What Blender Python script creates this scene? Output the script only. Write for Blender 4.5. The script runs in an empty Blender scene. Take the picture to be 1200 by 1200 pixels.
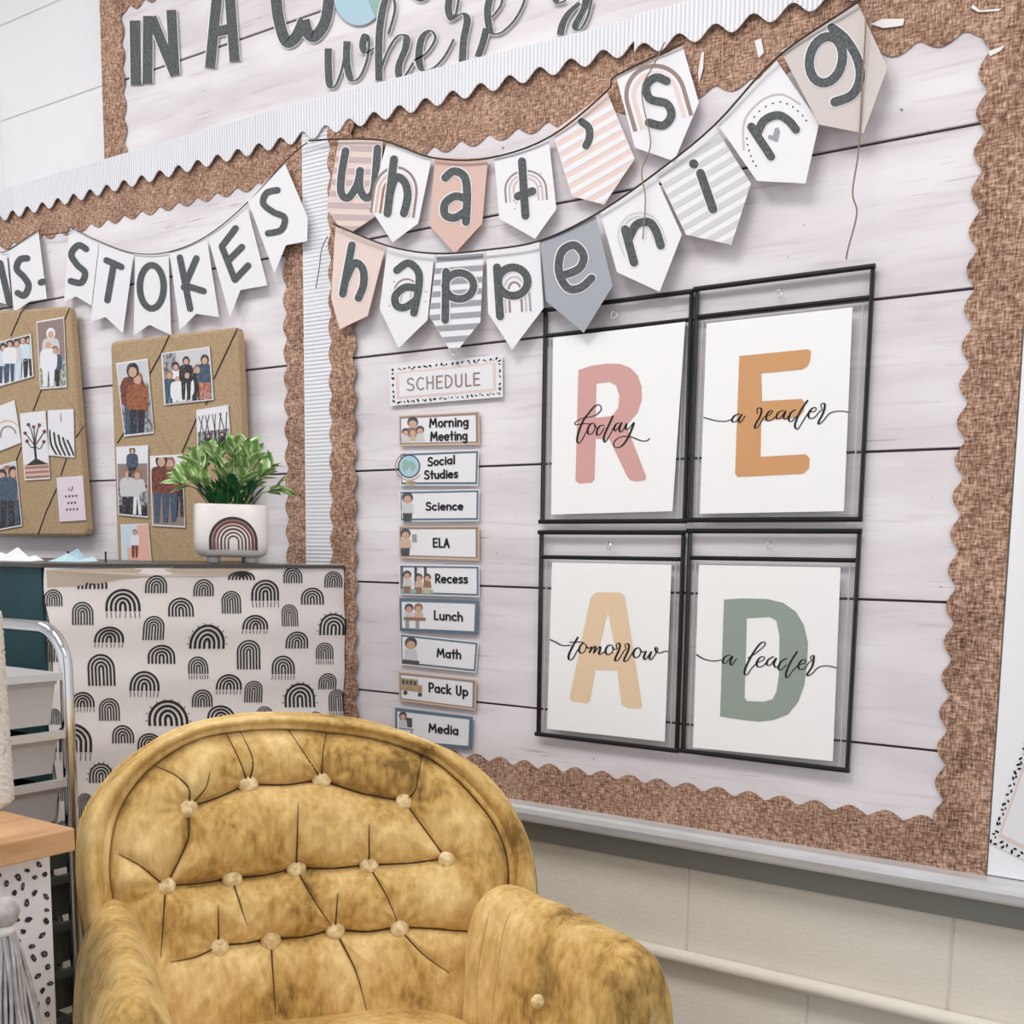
import bpy, math, random
import numpy as np
from mathutils import Vector, Matrix
from mathutils.geometry import tessellate_polygon
SC = bpy.context.scene
COL = SC.collection
# ------------------------------------------------------------ camera, world, lights, exposure
EYE = 1.04; CD = 1.55482; FPX = 1306.27; CX = 647.86; CY = 819.12
R_ = Vector((0.83476875, 0.55032672, 0.01736744)); D_ = Vector((0.08330815, -0.09506152, -0.99197936)); F_ = Vector((-0.54426178, 0.82952023, -0.12520109))
CAM = Vector((0, -CD, EYE))
cd = bpy.data.cameras.new('camera'); cam = bpy.data.objects.new('camera', cd); COL.objects.link(cam)
m = Matrix((R_, -D_, -F_)).transposed().to_4x4(); m.translation = CAM; cam.matrix_world = m
cd.sensor_width = 36; cd.lens = FPX / 1200 * 36; cd.shift_x = -(CX - 600) / 1200; cd.shift_y = (CY - 600) / 1200; cd.clip_start = .02
SC.camera = cam
SC.view_settings.view_transform = 'Standard'; SC.view_settings.look = 'None'; SC.view_settings.gamma = 1; SC.view_settings.exposure = 0.08
SC.view_settings.use_curve_mapping = False
w = bpy.data.worlds.new('world'); SC.world = w; w.use_nodes = True
w.node_tree.nodes['Background'].inputs[0].default_value = (0.93, 0.95, 1, 1); w.node_tree.nodes['Background'].inputs[1].default_value = 0.87
def area(name, loc, rot, sx, sy, power, col=(1, 1, 1)):
    l = bpy.data.lights.new(name, 'AREA'); l.shape = 'RECTANGLE'; l.size = sx; l.size_y = sy; l.energy = power; l.color = col
    o = bpy.data.objects.new(name, l); COL.objects.link(o); o.location = loc; o.rotation_euler = rot; return o
area('ceiling_panel_light', (-0.9, -1.25, 2.64), (0, 0, 0), 1.2, .6, 15, (1, .985, .97))
area('ceiling_panel_light', (0.9, -1.25, 2.64), (0, 0, 0), 1.2, .6, 8, (1, .985, .97))
area('ceiling_panel_light', (-2.7, -1.25, 2.64), (0, 0, 0), 1.2, .6, 15, (1, .985, .97))
# ------------------------------------------------------------ materials
def mat(name, color, rough=.7, metal=0, noise=None, bump=None, sheen=0, spec=.3, coat=0):
    """noise=(scale, color2, lo, hi, stretch) bump=(scale, strength, stretch)"""
    m = bpy.data.materials.new(name); m.use_nodes = True; nt = m.node_tree; b = nt.nodes['Principled BSDF']
    b.inputs['Base Color'].default_value = (*color, 1); b.inputs['Roughness'].default_value = rough; b.inputs['Metallic'].default_value = metal
    b.inputs['Specular IOR Level'].default_value = spec; b.inputs['Coat Weight'].default_value = coat
    if sheen: b.inputs['Sheen Weight'].default_value = sheen; b.inputs['Sheen Roughness'].default_value = .4
    tc = nt.nodes.new('ShaderNodeTexCoord')
    def nz(scale, stretch, detail=6):
        mp = nt.nodes.new('ShaderNodeMapping'); mp.inputs['Scale'].default_value = stretch
        nt.links.new(tc.outputs['Object'], mp.inputs[0]); n = nt.nodes.new('ShaderNodeTexNoise'); n.inputs['Scale'].default_value = scale; n.inputs['Detail'].default_value = detail
        nt.links.new(mp.outputs[0], n.inputs['Vector']); return n
    if noise:
        layers = noise if isinstance(noise, list) else [noise]; prev = None
        for (s, c2, lo, hi, st) in layers:
            n = nz(s, st); r = nt.nodes.new('ShaderNodeMapRange'); r.inputs[1].default_value = lo; r.inputs[2].default_value = hi
            nt.links.new(n.outputs[0], r.inputs[0]); mx = nt.nodes.new('ShaderNodeMix'); mx.data_type = 'RGBA'
            nt.links.new(r.outputs[0], mx.inputs[0]); mx.inputs[7].default_value = (*c2, 1)
            if prev: nt.links.new(prev, mx.inputs[6])
            else: mx.inputs[6].default_value = (*color, 1)
            prev = mx.outputs[2]
        nt.links.new(prev, b.inputs['Base Color'])
    if bump:
        n = nz(bump[0], bump[2]); bp = nt.nodes.new('ShaderNodeBump'); bp.inputs['Strength'].default_value = bump[1]; bp.inputs['Distance'].default_value = .003
        nt.links.new(n.outputs[0], bp.inputs['Height']); nt.links.new(bp.outputs[0], b.inputs['Normal'])
    return m
def burlap_mat():
    m = mat('burlap', (.32, .2, .14), .95, spec=.1); nt = m.node_tree; b = nt.nodes['Principled BSDF']; N = nt.nodes.new; L = nt.links.new
    tc = N('ShaderNodeTexCoord'); outs = []
    for st in ((1, 1, .22), (.22, 1, 1)):
        mp = N('ShaderNodeMapping'); mp.inputs['Scale'].default_value = st; L(tc.outputs['Object'], mp.inputs[0])
        n = N('ShaderNodeTexNoise'); n.inputs['Scale'].default_value = 420; n.inputs['Detail'].default_value = 3; L(mp.outputs[0], n.inputs['Vector']); outs.append(n.outputs[0])
    mx = N('ShaderNodeMath'); mx.operation = 'ADD'; L(outs[0], mx.inputs[0]); L(outs[1], mx.inputs[1])
    big = N('ShaderNodeTexNoise'); big.inputs['Scale'].default_value = 14; big.inputs['Detail'].default_value = 4; L(tc.outputs['Object'], big.inputs['Vector'])
    ad = N('ShaderNodeMath'); ad.operation = 'MULTIPLY_ADD'; L(big.outputs[0], ad.inputs[0]); ad.inputs[1].default_value = .35; L(mx.outputs[0], ad.inputs[2])
    cr = N('ShaderNodeValToRGB'); e = cr.color_ramp; e.elements[0].position = .0; e.elements[0].color = (.1, .05, .035, 1); e.elements[1].position = 1; e.elements[1].color = (.72, .5, .38, 1)
    x = e.elements.new(.45); x.color = (.33, .195, .135, 1)
    mr = N('ShaderNodeMapRange'); mr.inputs[1].default_value = .86; mr.inputs[2].default_value = 1.5; L(ad.outputs[0], mr.inputs[0]); L(mr.outputs[0], cr.inputs[0]); L(cr.outputs[0], b.inputs['Base Color'])
    bp = N('ShaderNodeBump'); bp.inputs['Strength'].default_value = .6; bp.inputs['Distance'].default_value = .001; L(mx.outputs[0], bp.inputs['Height']); L(bp.outputs[0], b.inputs['Normal'])
    return m
def plank_mat():
    m = mat('whitewashed_plank', (.8, .74, .78), .75, spec=.2); nt = m.node_tree; b = nt.nodes['Principled BSDF']; N = nt.nodes.new; L = nt.links.new
    g = N('ShaderNodeNewGeometry')
    def nz(sc, st, det, dist=0):
        mp = N('ShaderNodeMapping'); mp.inputs['Scale'].default_value = st; L(g.outputs['Position'], mp.inputs[0])
        n = N('ShaderNodeTexNoise'); n.inputs['Scale'].default_value = sc; n.inputs['Detail'].default_value = det; n.inputs['Distortion'].default_value = dist
        L(mp.outputs[0], n.inputs['Vector']); return n.outputs[0]
    def rng(o, lo, hi):
        r = N('ShaderNodeMapRange'); r.inputs[1].default_value = lo; r.inputs[2].default_value = hi; L(o, r.inputs[0]); return r.outputs[0]
    def mix(f, a, bcol):
        x = N('ShaderNodeMix'); x.data_type = 'RGBA'; L(f, x.inputs[0])
        if isinstance(a, tuple): x.inputs[6].default_value = (*a, 1)
        else: L(a, x.inputs[6])
        x.inputs[7].default_value = (*bcol, 1); return x.outputs[2]
    def mul(a, c):
        x = N('ShaderNodeMath'); x.operation = 'MULTIPLY'; L(a, x.inputs[0])
        if isinstance(c, float): x.inputs[1].default_value = c
        else: L(c, x.inputs[1])
        return x.outputs[0]
    c = mix(rng(nz(3, (1, 1, 5), 4), .35, .7), (.84, .80, .825), (.66, .61, .64))
    c = mix(mul(rng(nz(6, (1, 1, 16), 8, .4), .55, .78), .5), c, (.5, .43, .46))
    # thin grain scratches, gathered in patches
    s = mul(rng(nz(9, (1, 1, 40), 6, .3), .62, .68), rng(nz(4, (1, 1, 3), 3), .52, .62)); c = mix(mul(s, .75), c, (.3, .24, .27))
    k = mul(rng(nz(60, (1, 1, 1.2), 2), .74, .77), .8); c = mix(k, c, (.12, .1, .11))
    L(c, b.inputs['Base Color']); return m
M = {}
M['block'] = mat('painted_block_white', (.80, .80, .82), .6, noise=(3, (.75, .75, .77), .35, .7, (1, 1, 1)), bump=(160, .25, (1, 1, 1)))
M['block_low'] = mat('block_light_tint_beige', (.80, .755, .67), .6, noise=(5, (.73, .685, .60), .35, .7, (1, 1, 1)), bump=(160, .3, (1, 1, 1)))  # beige puts the different light on the lower wall into the block colour
M['mortar'] = mat('mortar', (.76, .73, .68), .8)
M['rail'] = mat('grey_rail', (.62, .63, .65), .35, .3)
M['floor'] = mat('vinyl_floor', (.42, .40, .37), .4, noise=(40, (.34, .32, .30), .4, .6, (1, 1, 1)))
M['ceiling'] = mat('ceiling_tile', (.85, .85, .84), .9, bump=(90, .3, (1, 1, 1)))
M['plank'] = plank_mat(); M['burlap'] = burlap_mat()
M['joint'] = mat('dark_joint', (.06, .045, .055), .9)
M['trimw'] = mat('white_corrugated', (.85, .85, .89), .7)
M['trimg'] = mat('grey_rib_line', (.66, .67, .71), .7)
M['dark'] = mat('charcoal_ink', (.062, .07, .075), .6, noise=(260, (.13, .14, .145), .4, .7, (1, 1, 1)))
M['black'] = mat('black_ink', (.012, .012, .014), .5)
M['white'] = mat('white_card', (.81, .80, .83), .55, spec=.35)
M['pw'] = mat('print_paper', (.91, .91, .91), .6)
M['pink'] = mat('blush_card', (.68, .47, .41), .6); M['pink2'] = mat('pale_pink_card', (.78, .62, .575), .6)
M['grey'] = mat('slate_card', (.36, .38, .42), .6); M['grey2'] = mat('mushroom_card', (.60, .54, .52), .5)
M['stripe1'] = mat('mauve_stripe', (.55, .43, .43), .6); M['stripe2'] = mat('grey_stripe', (.33, .34, .37), .6); M['stripe3'] = mat('faint_pink_stripe', (.74, .64, .63), .6)
M['stripe4'] = mat('light_grey_stripe', (.62, .61, .63), .6)
M['taupe'] = mat('taupe_ink', (.30, .22, .20), .6); M['rust'] = mat('rust_ink', (.36, .19, .12), .6); M['lilac'] = mat('lilac_ink', (.55, .5, .55), .6)
M['R'] = mat('rose_ink', (.645, .36, .335), .6); M['E'] = mat('ochre_ink', (.63, .335, .155), .6); M['A'] = mat('sand_ink', (.80, .605, .41), .6); M['D'] = mat('sage_ink', (.30, .355, .31), .6)
M['rod'] = mat('black_metal', (.018, .018, .02), .35, .4)
M['tray'] = mat('aluminium_tray', (.72, .72, .74), .35, .35, noise=(8, (.6, .6, .62), .4, .7, (1, 1, 12)))
M['tray_dark'] = mat('dark_grey_green', (.27, .27, .24), .6)
M['wb'] = mat('whiteboard', (.88, .885, .91), .2, spec=.5)
M['tape'] = mat('tape_glare_white', (.82, .78, .76), .4)
M['twine'] = mat('twine', (.30, .22, .16), .9); M['cord_dark'] = mat('dark_cord', (.07, .05, .04), .8)
M['kraft'] = mat('kraft_cloth', (.50, .36, .22), .9, noise=(300, (.38, .265, .155), .35, .65, (1, 1, 1)), bump=(500, .3, (1, 1, 1)))
M['teal'] = mat('dark_teal_panel', (.012, .05, .06), .5, noise=(6, (.02, .075, .085), .4, .7, (1, 1, 1)))
M['cabtop'] = mat('grey_laminate', (.085, .08, .075), .35); M['cab'] = mat('cabinet_side', (.55, .5, .45), .5)
M['fabric'] = mat('cream_cotton', (.93, .88, .86), .85, noise=(4, (.87, .82, .80), .4, .7, (1, 1, 1)), bump=(20, .3, (1, 1, 1)))
M['fabedge'] = mat('beige_hem', (.6, .51, .42), .85)
M['inkf'] = mat('fabric_ink', (.035, .035, .035), .8)
M['leaf'] = mat('leaf_variegated', (.20, .36, .10), .5, noise=(60, (.62, .72, .38), .42, .62, (1, 1, 1)))
_nt = M['leaf'].node_tree; _tc = _nt.nodes.new('ShaderNodeTexCoord'); _sp = _nt.nodes.new('ShaderNodeSeparateXYZ'); _ab = _nt.nodes.new('ShaderNodeMath'); _ab.operation = 'ABSOLUTE'
_mr = _nt.nodes.new('ShaderNodeMapRange'); _mr.inputs[1].default_value = .07; _mr.inputs[2].default_value = .19; _nt.links.new(_tc.outputs['Object'], _sp.inputs[0]); _nt.links.new(_sp.outputs[0], _ab.inputs[0]); _nt.links.new(_ab.outputs[0], _mr.inputs[0])
_mx = _nt.nodes.new('ShaderNodeMix'); _mx.data_type = 'RGBA'; _mx.inputs[6].default_value = (.22, .42, .11, 1); _mx.inputs[7].default_value = (.78, .84, .54, 1); _nt.links.new(_mr.outputs[0], _mx.inputs[0]); _nt.links.new(_mx.outputs[2], _nt.nodes['Principled BSDF'].inputs['Base Color'])
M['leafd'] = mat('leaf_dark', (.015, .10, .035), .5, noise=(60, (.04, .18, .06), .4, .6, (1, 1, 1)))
M['stem'] = mat('green_stem', (.05, .16, .04), .6)
M['ceramic'] = mat('pot_ceramic', (.82, .77, .74), .35, spec=.5, coat=.2); M['soil'] = mat('soil', (.03, .02, .012), .9)
M['brown'] = mat('brown_glaze', (.18, .065, .05), .4); M['dkbrown'] = mat('dark_brown_glaze', (.06, .04, .035), .4)
M['chrome'] = mat('chrome', (.75, .76, .78), .12, 1)
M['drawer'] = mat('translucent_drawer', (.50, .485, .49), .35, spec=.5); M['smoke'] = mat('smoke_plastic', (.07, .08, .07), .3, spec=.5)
M['wood'] = mat('honey_wood', (.58, .34, .17), .45, noise=(5, (.38, .185, .075), .45, .7, (8, 1, 8)), bump=(80, .1, (4, 1, 4)))
M['nub'] = mat('white_nubby_yarn', (.82, .78, .74), .95, noise=(120, (.5, .44, .40), .6, .7, (1, 1, 1)), bump=(200, 1.0, (1, 1, 1)))
M['tassel'] = mat('grey_yarn', (.36, .335, .33), .9, noise=(60, (.5, .47, .46), .4, .6, (1, 1, 1)))
M['blue'] = mat('pale_blue_ink', (.42, .60, .70), .6); M['blue2'] = mat('light_blue_paper', (.45, .62, .68), .6)
M['skin'] = mat('photo_skin', (.62, .38, .28), .5); M['skin2'] = mat('photo_skin_tan', (.33, .18, .12), .5)
M['denim'] = mat('photo_denim', (.06, .09, .14), .5, noise=(170, (.10, .14, .20), .5, .6, (1, 1, 1))); M['maroon'] = mat('photo_maroon', (.22, .07, .05), .5, noise=(170, (.10, .03, .03), .5, .6, (1, 1, 1))); M['orange'] = mat('photo_coral', (.62, .24, .15), .5, noise=(170, (.35, .13, .09), .5, .6, (1, 1, 1)))
M['rustp'] = mat('photo_rust', (.36, .13, .06), .5, noise=(170, (.2, .07, .04), .5, .6, (1, 1, 1))); M['pgrey'] = mat('photo_grey', (.4, .4, .42), .5, noise=(90, (.12, .12, .13), .45, .6, (1, 1, 1))); M['pdark'] = mat('photo_dark', (.035, .03, .035), .5, noise=(170, (.14, .12, .13), .55, .65, (1, 1, 1)))
M['pgreen'] = mat('photo_foliage', (.2, .24, .18), .5, noise=(130, (.55, .58, .55), .45, .6, (1, 1, 1)))
M['pblue'] = mat('photo_sky', (.62, .72, .80), .5); M['tan'] = mat('tan_border', (.62, .46, .34), .6); M['slate'] = mat('blue_grey_border', (.13, .19, .25), .6)
M['peach'] = mat('photo_peach', (.80, .45, .36), .5); M['lav'] = mat('lavender_card', (.78, .68, .76), .6); M['seag'] = mat('globe_green', (.30, .48, .42), .6)
def velvet():
    m = mat('gold_velvet', (.4, .24, .06), .75, sheen=.35, spec=.15); nt = m.node_tree; b = nt.nodes['Principled BSDF']; N = nt.nodes.new; L = nt.links.new
    b.inputs['Sheen Tint'].default_value = (1, .85, .5, 1)
    tc = N('ShaderNodeTexCoord')
    def nz(sc, det, st=(1, 1, 1)):
        mp = N('ShaderNodeMapping'); mp.inputs['Scale'].default_value = st; L(tc.outputs['Object'], mp.inputs[0])
        n = N('ShaderNodeTexNoise'); n.inputs['Scale'].default_value = sc; n.inputs['Detail'].default_value = det; n.inputs['Roughness'].default_value = .65; L(mp.outputs[0], n.inputs['Vector']); return n.outputs[0]
    cr = N('ShaderNodeValToRGB'); e = cr.color_ramp; e.elements[0].position = .36; e.elements[0].color = (.20, .11, .03, 1); e.elements[1].position = .66; e.elements[1].color = (.86, .64, .30, 1)
    x = e.elements.new(.47); x.color = (.54, .335, .105, 1)
    a = N('ShaderNodeMath'); a.operation = 'MULTIPLY_ADD'; L(nz(110, 6, (1, 1, .3)), a.inputs[0]); a.inputs[1].default_value = .34
    s = N('ShaderNodeMath'); s.operation = 'MULTIPLY'; L(nz(8, 4), s.inputs[0]); s.inputs[1].default_value = .68; L(s.outputs[0], a.inputs[2])
    L(a.outputs[0], cr.inputs[0]); L(cr.outputs[0], b.inputs['Base Color'])
    bp = N('ShaderNodeBump'); bp.inputs['Strength'].default_value = .25; bp.inputs['Distance'].default_value = .002; L(nz(300, 3), bp.inputs['Height']); L(bp.outputs[0], b.inputs['Normal'])
    return m
M['velvet'] = velvet()
M['welt'] = mat('welt_velvet', (.86, .70, .42), .7, sheen=.2, noise=(120, (.62, .45, .2), .4, .6, (1, 1, 1)))
M['seam'] = mat('crease_shade', (.10, .05, .015), .9)  # dark brown that holds the shade of the tufting creases
M['lamp'] = mat('light_diffuser', (1, 1, 1)); M['lamp'].node_tree.nodes['Principled BSDF'].inputs['Emission Color'].default_value = (1, 1, .98, 1); M['lamp'].node_tree.nodes['Principled BSDF'].inputs['Emission Strength'].default_value = 3
def clear_mat():
    m = bpy.data.materials.new('clear_vinyl'); m.use_nodes = True; nt = m.node_tree; nt.nodes.clear(); N = nt.nodes.new; L = nt.links.new
    o = N('ShaderNodeOutputMaterial'); t = N('ShaderNodeBsdfTransparent'); g = N('ShaderNodeBsdfGlossy'); g.inputs['Roughness'].default_value = .15; t.inputs[0].default_value = (.97, .97, .965, 1)
    x = N('ShaderNodeMixShader'); x.inputs[0].default_value = .05; L(t.outputs[0], x.inputs[1]); L(g.outputs[0], x.inputs[2]); L(x.outputs[0], o.inputs[0]); return m
M['clear'] = clear_mat()
# ------------------------------------------------------------ object helpers
def tag(o, label=None, cat=None, group=None, kind=None):
    if label: o['label'] = label
    if cat: o['category'] = cat
    if group: o['group'] = group
    if kind: o['kind'] = kind
    return o
def wloc(o):
    v = Vector((0, 0, 0))
    while o: v = v + o.location; o = o.parent
    return v
def empty(name, loc, label=None, cat=None, group=None):
    o = bpy.data.objects.new(name, None); o.empty_display_size = .05; COL.objects.link(o); o.location = loc; return tag(o, label, cat, group)
def mesh(name, V, Fc, mt, parent=None, smooth=False, label=None, mis=None, **k):
    """V in world coordinates"""
    V = [Vector(v) for v in V]
    if parent: L = wloc(parent)
    else:
        xs = [v.x for v in V]; ys = [v.y for v in V]; zs = [v.z for v in V]
        L = Vector(((min(xs) + max(xs)) / 2, (min(ys) + max(ys)) / 2, min(zs)))
    me = bpy.data.meshes.new(name); me.from_pydata([v - L for v in V], [], Fc)
    mts = mt if isinstance(mt, (list, tuple)) else [mt]
    for q in mts: me.materials.append(M[q] if isinstance(q, str) else q)
    if mis: me.polygons.foreach_set('material_index', mis)
    if smooth: me.polygons.foreach_set('use_smooth', [True] * len(me.polygons))
    me.update()
    o = bpy.data.objects.new(name, me); COL.objects.link(o)
    if parent: o.parent = parent
    else: o.location = L
    return tag(o, label, **k)
def ray(px, py): return (R_ * ((px - CX) / FPX) + D_ * ((py - CY) / FPX) + F_)
def P(px, py, depth): return CAM + ray(px, py) * depth
def W(px, py, off=0.0):                      # point on the plane y = -off seen at a pixel of the photograph
    r = ray(px, py); t = (CD - off) / r.y; return CAM + r * t
def Xp(px, py, x0):                          # point on the plane x = x0
    r = ray(px, py); return CAM + r * (x0 / r.x)
def proj(p):
    d = Vector(p) - CAM; z = d.dot(F_); return (CX + FPX * d.dot(R_) / z, CY + FPX * d.dot(D_) / z)
class MB:
    def __init__(s): s.V = []; s.F = []; s.I = []
    def add(s, V, F, mi=0):
        n = len(s.V); s.V += [Vector(v) for v in V]; s.F += [tuple(i + n for i in f) for f in F]; s.I += [mi] * len(F); return s
    def box(s, a, b, mi=0):
        x0, y0, z0 = a; x1, y1, z1 = b
        return s.add([(x0, y0, z0), (x1, y0, z0), (x1, y1, z0), (x0, y1, z0), (x0, y0, z1), (x1, y0, z1), (x1, y1, z1), (x0, y1, z1)],
                     [(0, 3, 2, 1), (4, 5, 6, 7), (0, 1, 5, 4), (1, 2, 6, 5), (2, 3, 7, 6), (3, 0, 4, 7)], mi)
    def tube(s, pts, r, n=10, mi=0, cap=True, closed=False):
        pts = [Vector(p) for p in pts]; N = len(pts); V = []; ref = None
        for i, p in enumerate(pts):
            t = (pts[(i + 1) % N] - pts[i - 1]) if closed else (pts[min(i + 1, N - 1)] - pts[max(i - 1, 0)])
            t.normalize()
            if ref is None: ref = t.orthogonal().normalized()
            a = (ref - t * ref.dot(t)).normalized(); ref = a; b = t.cross(a); rr = r[i] if isinstance(r, (list, tuple)) else r
            V += [p + (a * math.cos(2 * math.pi * k / n) + b * math.sin(2 * math.pi * k / n)) * rr for k in range(n)]
        F = [(i * n + k, i * n + (k + 1) % n, ((i + 1) % N) * n + (k + 1) % n, ((i + 1) % N) * n + k) for i in range(N if closed else N - 1) for k in range(n)]
        if cap and not closed: F += [tuple(range(n))[::-1], tuple((N - 1) * n + k for k in range(n))]
        return s.add(V, F, mi)
    def lathe(s, c, prof, n=24, mi=0, sx=1, sy=1):
        V = [(c[0] + r * sx * math.cos(2 * math.pi * k / n), c[1] + r * sy * math.sin(2 * math.pi * k / n), c[2] + z) for r, z in prof for k in range(n)]
        F = [(i * n + k, i * n + (k + 1) % n, (i + 1) * n + (k + 1) % n, (i + 1) * n + k) for i in range(len(prof) - 1) for k in range(n)]
        F += [tuple(range(n))[::-1], tuple((len(prof) - 1) * n + k for k in range(n))]
        return s.add(V, F, mi)
    def build(s, name, mt, parent=None, **k): return mesh(name, s.V, s.F, mt, parent, mis=s.I if isinstance(mt, (list, tuple)) else None, **k)
# --- flat 2-D shapes that get mapped on a plane
def smooth(pts, n=6, closed=False):
    N = len(pts)
    if N < 3: return list(pts)
    out = []; rng = range(N if closed else N - 1)
    for i in rng:
        p0 = pts[i - 1] if (closed or i > 0) else pts[i]; p1 = pts[i]; p2 = pts[(i + 1) % N]; p3 = pts[(i + 2) % N] if (closed or i + 2 < N) else p2
        for k in range(n):
            t = k / n; out.append(tuple(.5 * (2 * p1[j] + (p2[j] - p0[j]) * t + (2 * p0[j] - 5 * p1[j] + 4 * p2[j] - p3[j]) * t * t + (3 * p1[j] - p0[j] - 3 * p2[j] + p3[j]) * t ** 3) for j in range(2)))
    if not closed: out.append(tuple(pts[-1]))
    return out
def ell(cx, cy, rx, ry, a0=0, a1=360, n=24, tilt=0):
    o = []; t = math.radians(tilt); N = max(4, int(n * abs(a1 - a0) / 360))
    for i in range(N + 1):
        a = math.radians(a0 + (a1 - a0) * i / N); x = rx * math.cos(a); y = -ry * math.sin(a)
        o.append((cx + x * math.cos(t) - y * math.sin(t), cy + x * math.sin(t) + y * math.cos(t)))
    return o
def rot2(pts, c, deg):
    a = math.radians(deg); return [(c[0] + (x - c[0]) * math.cos(a) - (y - c[1]) * math.sin(a), c[1] + (x - c[0]) * math.sin(a) + (y - c[1]) * math.cos(a)) for x, y in pts]
class Flat:
    def __init__(s): s.v = []; s.f = []; s.i = []; s.l = []; s.k = 0
    def _add(s, v, f, mi):
        n = len(s.v); s.v += v; s.l += [s.k % 60] * len(v); s.k += 1; s.f += [tuple(k + n for k in q) for q in f]; s.i += [mi] * len(f)
    def poly(s, pts, mi=0, holes=()):
        loops = [[Vector((x, y, 0)) for x, y in L] for L in [pts, *holes]]
        tr = tessellate_polygon(loops); v = [tuple(p) for L in [pts, *holes] for p in L]
        f = []
        for t in tr:
            a, b, c = (v[k] for k in t); ar = (b[0] - a[0]) * (c[1] - a[1]) - (b[1] - a[1]) * (c[0] - a[0])
            if abs(ar) > 1e-9: f.append(tuple(t) if ar > 0 else tuple(t)[::-1])
        s._add(v, f, mi); return s
    def ribbon(s, pts, w, mi=0, cap=True, pen=None):
        P_ = [pts[0]]
        for p in pts[1:]:
            if math.hypot(p[0] - P_[-1][0], p[1] - P_[-1][1]) > 1e-4: P_.append(p)
        pts = P_; N = len(pts)
        if N < 2: return s
        if not pen:
            for i in range(1, N - 1):
                ax, ay = pts[i][0] - pts[i - 1][0], pts[i][1] - pts[i - 1][1]; bx, by = pts[i + 1][0] - pts[i][0], pts[i + 1][1] - pts[i][1]
                if (ax * bx + ay * by) < .65 * math.hypot(ax, ay) * math.hypot(bx, by):
                    s.ribbon(pts[:i + 1], w, mi, cap); s.disc(pts[i], w / 2, mi, 12); return s.ribbon(pts[i:], w, mi, cap)
        Lf = []; Rt = []; closed = math.hypot(pts[0][0] - pts[-1][0], pts[0][1] - pts[-1][1]) < 1e-3
        for i in range(N):
            a = pts[max(i - 1, 0)] if not (closed and i == 0) else pts[-2]; b = pts[min(i + 1, N - 1)] if not (closed and i == N - 1) else pts[1]
            dx, dy = b[0] - a[0], b[1] - a[1]; l = math.hypot(dx, dy) or 1; dx /= l; dy /= l
            ww = w
            if pen: ww = pen[0] + (pen[1] - pen[0]) * max(0, abs(dy) * (1 if dy > 0 else .35)) ** 1.5
            Lf.append((pts[i][0] + dy * ww / 2, pts[i][1] - dx * ww / 2)); Rt.append((pts[i][0] - dy * ww / 2, pts[i][1] + dx * ww / 2))
        s._add(Lf + Rt, [(i, i + 1, N + i + 1, N + i) for i in range(N - 1)], mi)
        if cap and not closed and not pen: s.disc(pts[0], w / 2, mi, 12); s.disc(pts[-1], w / 2, mi, 12)
        return s
    def disc(s, c, r, mi=0, n=16, ry=None):
        ry = ry or r; v = [(c[0] + r * math.cos(2 * math.pi * k / n), c[1] + ry * math.sin(2 * math.pi * k / n)) for k in range(n)]
        s._add(v, [tuple(range(n))], mi); return s
    def map2(s, fn): s.v = [fn(x, y) for x, y in s.v]; return s
    def build(s, name, mapper, mt, parent=None, thick=0, off=0, **k):
        """mapper(x, y, height above the plane) -> world point"""
        V = [mapper(x, y, off + thick + l * 7e-6) for (x, y), l in zip(s.v, s.l)]; F = list(s.f); I = list(s.i); n = len(s.v)
        if thick > 0:
            V += [mapper(x, y, off) for x, y in s.v]; ed = {}
            for f, mi in zip(s.f, s.i):
                for a, b in zip(f, f[1:] + f[:1]): ed[(a, b)] = mi
            for (a, b), mi in ed.items():
                if (b, a) not in ed: F.append((b, a, a + n, b + n)); I.append(mi)
            F += [tuple(q + n for q in f[::-1]) for f in s.f]; I += s.i
        return mesh(name, V, F, mt, parent, mis=I if isinstance(mt, (list, tuple)) else None, **k)
def clip(poly, a, b, c):                     # keep a*x+b*y<=c of a convex polygon
    out = []
    for i in range(len(poly)):
        p, q = poly[i], poly[(i + 1) % len(poly)]; fp = a * p[0] + b * p[1] - c; fq = a * q[0] + b * q[1] - c
        if fp <= 0: out.append(p)
        if fp * fq < 0: t = fp / (fp - fq); out.append((p[0] + (q[0] - p[0]) * t, p[1] + (q[1] - p[1]) * t))
    return out
def Z(ox, oy, s): return lambda pts: [(ox + x / s, oy + y / s) for x, y in pts]
def wallmap(x, y, d): return W(x, y, d)
KB = .988
def worldxz(x, y, d): return Vector((x * KB, -d, EYE + (y - EYE) * KB))
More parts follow.
